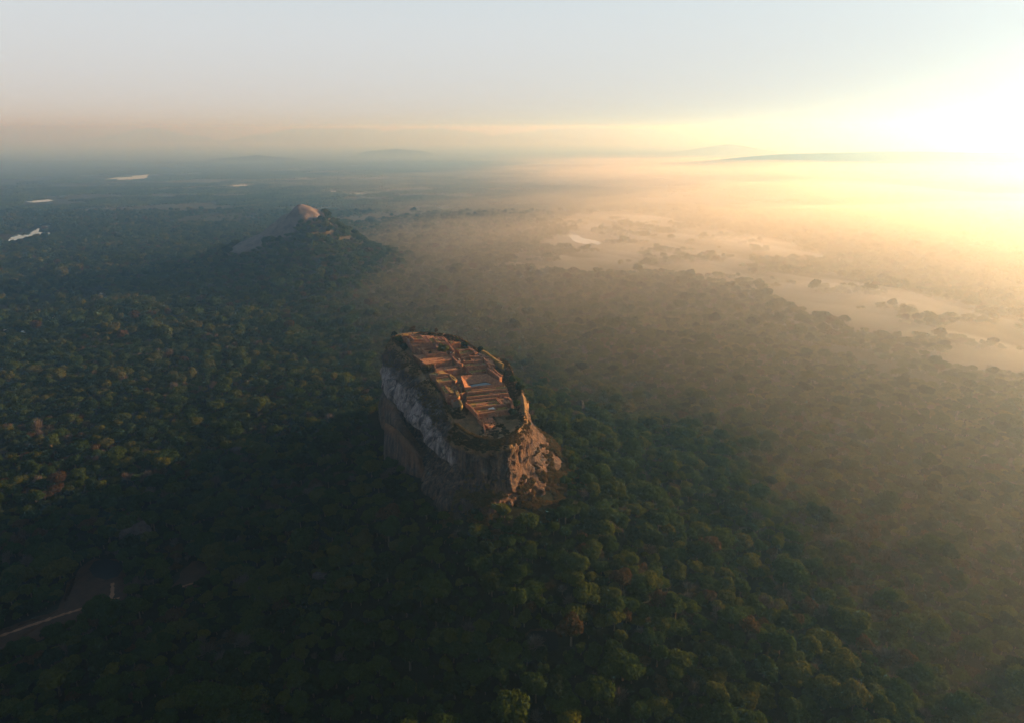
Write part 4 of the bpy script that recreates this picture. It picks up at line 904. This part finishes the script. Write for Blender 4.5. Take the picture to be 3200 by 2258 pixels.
def strip(pts, w, label, z0, mat=None):
    P = [V(*p, z=z0)[:2] for p in pts]; L, R_ = [], []
    fine_ = []
    for a, b in zip(P[:-1], P[1:]):
        for t in np.linspace(0, 1, 12, endpoint=False): fine_.append(a + (b - a) * t)
    fine_.append(P[-1]); fine_ = np.array(fine_)
    d = np.gradient(fine_, axis=0); nn = np.stack([-d[:, 1], d[:, 0]], -1); nn /= np.linalg.norm(nn, axis=1, keepdims=True)
    wv = w * (1 + .25 * RNG.normal(size=len(fine_)))[:, None] / 2
    a, b = fine_ + nn * wv, fine_ - nn * wv; xy = np.concatenate([a, b]); z = top_z(xy[:, 0], xy[:, 1]) + 1.2; n_ = len(fine_)
    org = np.array([*fine_[0], 0]); me = mesh_np('path', np.c_[xy, z] - org, [[i, i + 1, n_ + i + 1, n_ + i] for i in range(n_ - 1)], None, [mat or M_PATH])
    if me.polygons[0].normal.z < 0: me.flip_normals()
    tag(link('path', me, loc=org), label, kind='structure')
strip([(-70, 1432), (60, 1388), (140, 1365), (200, 1352), (268, 1338)], 3.2, 'long straight earth path along the garden clearing', 4)
strip([(250, 1342), (251, 1318), (250, 1296)], 3.0, 'short stair path up to the dark garden pool', 4)
strip([(392, 1302), (425, 1290), (456, 1280)], 2.6, 'short earth path across the small clearing', 14)
strip([(416, 1316), (419, 1298)], 2.6, 'stub of steps below the small clearing', 14)
strip([(1172, 1482), (1190, 1471), (1222, 1469), (1252, 1472)], 1.6, 'curved earth bank around a dark forest hollow', 30, M_DIRT)
pool = [V(235 + 38 * math.cos(a), 1264 + 24 * math.sin(a), 4)[:2] for a in [i * math.pi / 4 for i in range(8)]]
drape('pond', pool, 1.3, M_MURK, 'dark eight-sided garden pool below the dome boulder')
drape('pond', [p * .97 + np.mean(POOL3, 0) * .03 for p in POOL3], .8, M_MURK, 'dark water hollow in the foreground forest')

def house(px, py, L, W, H, rot, label, z=0, roof=M_ROOF):
    p = V(px, py, z); g = float(top_z(np.array([p[0]]), np.array([p[1]]))[0]); root = link('house', None, loc=(p[0], p[1], g)); root.rotation_euler = (0, 0, rot); tag(root, label, 'building')
    def boxm(nm, x0, x1, y0, y1, z0, z1_, mat, par):
        v_ = [(x, y, zq) for zq in (z0, z1_) for y in (y0, y1) for x in (x0, x1)]
        me = bpy.data.meshes.new(nm); me.from_pydata(v_, [], [(0, 2, 3, 1), (4, 5, 7, 6), (0, 1, 5, 4), (2, 6, 7, 3), (0, 4, 6, 2), (1, 3, 7, 5)]); me.materials.append(mat); return link(nm, me, par)
    boxm('wall', -L / 2, L / 2, -W / 2, W / 2, -1, H, M_WHITE, root)
    e = .8; v_ = [(-L / 2 - e, -W / 2 - e, H), (L / 2 + e, -W / 2 - e, H), (L / 2 + e, W / 2 + e, H), (-L / 2 - e, W / 2 + e, H), (-L / 2 - e, 0, H + W * .28), (L / 2 + e, 0, H + W * .28)]
    me = bpy.data.meshes.new('roof'); me.from_pydata(v_, [], [(0, 1, 5, 4), (2, 3, 4, 5), (1, 2, 5), (3, 0, 4), (3, 2, 1, 0)]); me.materials.append(roof); link('roof', me, root)
    for k in range(3): boxm('window', -L * .35 + k * L * .3, -L * .35 + k * L * .3 + 1.4, -W / 2 - .06, -W / 2 + .02, H * .35, H * .75, M_DARK, root)
    boxm('door', L * .36, L * .36 + 1.2, -W / 2 - .06, -W / 2 + .02, 0, 2.1, M_DARK, root)
house(1674, 721, 26, 9, 5, .05, 'long white-roofed building alone in the sunlit forest')
house(1360, 936, 11, 7, 9, -.3, 'small pale-roofed hut behind the rock near the tall boulder', 12)
house(124, 720, 34, 9, 6, .5, 'long pale roof in the dark woods below the small blue pond')
house(22, 748, 16, 8, 6, .2, 'low white house at the edge of the left woods')
house(62, 753, 18, 8, 6, -.1, 'white house beside the low white house in the left woods')
house(175, 712, 14, 8, 6, .1, 'small grey-roofed house near the long pale roof')

# ------------------------------------------------------------------ mist lying on the open field, brighter haze bank, horizon fog
def mist_mesh(name, x0, x1, y0, y1, cell, hfun, zbase, dens, color, aniso, label, hmin=.4, absorb=(1, 1, 1)):
    xs_ = np.arange(x0, x1, cell); ys_ = np.arange(y0, y1, cell); XX, YY = np.meshgrid(xs_, ys_); H = hfun(XX, YY); ok = H > hmin
    cellok = ok[:-1, :-1] & ok[:-1, 1:] & ok[1:, 1:] & ok[1:, :-1]
    ny_, nx_ = XX.shape; ii = np.arange(XX.size).reshape(XX.shape)
    q = np.stack([ii[:-1, :-1], ii[:-1, 1:], ii[1:, 1:], ii[1:, :-1]], -1)[cellok]
    cnt = {}
    for f in q.tolist():
        for a, b in zip(f, f[1:] + f[:1]): cnt[(a, b)] = cnt.get((a, b), 0) + 1
    N_ = XX.size; side = [[a, b, b + N_, a + N_] for (a, b) in cnt if (b, a) not in cnt]
    vb = np.stack([XX, YY, np.full(XX.shape, zbase)], -1).reshape(-1, 3); vt = vb.copy(); vt[:, 2] = (zbase + np.maximum(H - hmin, 0.02)).ravel()
    allq = np.concatenate([q[:, ::-1], q + N_, np.array(side)]); used = np.unique(allq); remap = np.full(2 * N_, -1); remap[used] = np.arange(len(used))
    me = mesh_np(name, np.concatenate([vb, vt])[used], remap[allq], mats=[volume_mat(name, dens, color, aniso, absorb)])
    tag(link(name, me), label, kind='stuff')
fp = np.array(FIELD); dmain = V(1950, 745)[:2] - V(1250, 590)[:2]; dmain /= np.linalg.norm(dmain)
def field_h(x, y):
    sd = field_sd(x, y)
    a = x * dmain[0] + y * dmain[1]; b = -x * dmain[1] + y * dmain[0]
    wv = fbm(a * .0014, b * .007, 0, 2, 511) + .35 * fbm(a * .006, b * .03, 0, 2, 517)
    return sstep(-380, 340, sd) * np.clip(11 + 22 * wv, 0, 50)
mist_mesh('mist', fp[:, 0].min() - 420, min(fp[:, 0].max(), 2600) + 150, fp[:, 1].min() - 420, fp[:, 1].max() + 420, 16, field_h, 1.2, .0019, (.82, .9, 1.0), .6, 'low streaky ground mist lying over the open field')
def bank_h(x, y):
    q = x - .02 * y - 520 * (1 - sstep(900, 2300, y)) + 130 * fbm(x * .0009, y * .0009, 0, 3, 527)
    h = 210 * sstep(-1350, 1450, q) * sstep(-150, 1750, y + .42 * np.maximum(x, 0)) * (1 - .5 * sstep(1800, 5000, np.hypot(x * .8, y))) * (1 - sstep(5500, 13500, np.hypot(x * .8, y)))
    h = np.maximum(h, 30 * sstep(2300, 5200, y + .15 * x) * sstep(-4600, 1200, x) * (1 - sstep(5000, 9800, np.hypot(x * .8, y))))
    return h * (1 + .22 * fbm(x * .0011, y * .0011, 0, 3, 521))
mist_mesh('mist', -4800, 15000, -900, 13600, 140, bank_h, .8, .00066, (1.0, .90, .66), .55, 'broad morning mist over the sunward forest, tinted with the gold of the sunlight', 1.0)  # gold sunlight tinted into the mist colour; its near reach imitates veiling glare
def fog_h(x, y):
    h = 500 * sstep(2600, 13500, y + 500 * fbm(x * .0004, y * .0004, 0, 2, 533)) * (1 - sstep(26000, 31000, y)) * (1 - sstep(20000, 26000, np.abs(x)))
    return h * (1 + .03 * fbm(x * .0006, y * .0012, 0, 3, 531))
mist_mesh('mist', -26000, 26500, 2500, 31500, 500, fog_h, 8, .00020, (.55, .78, 1.0), .62, 'pale far haze dissolving the horizon hills', 1.0, (.6, .8, 1))

# ------------------------------------------------------------------ the air
hv = [(x, y, z) for z in (-30, 590) for y in (-66000, 66000) for x in (-66000, 66000)]
me = bpy.data.meshes.new('haze'); me.from_pydata(hv, [], [(0, 2, 3, 1), (4, 5, 7, 6), (0, 1, 5, 4), (2, 6, 7, 3), (0, 4, 6, 2), (1, 3, 7, 5)])
me.materials.append(volume_mat('haze', 1.4e-4, (.27, .58, 1.0), .74))
tag(link('haze', me), 'morning haze filling the air over the plain', kind='stuff')
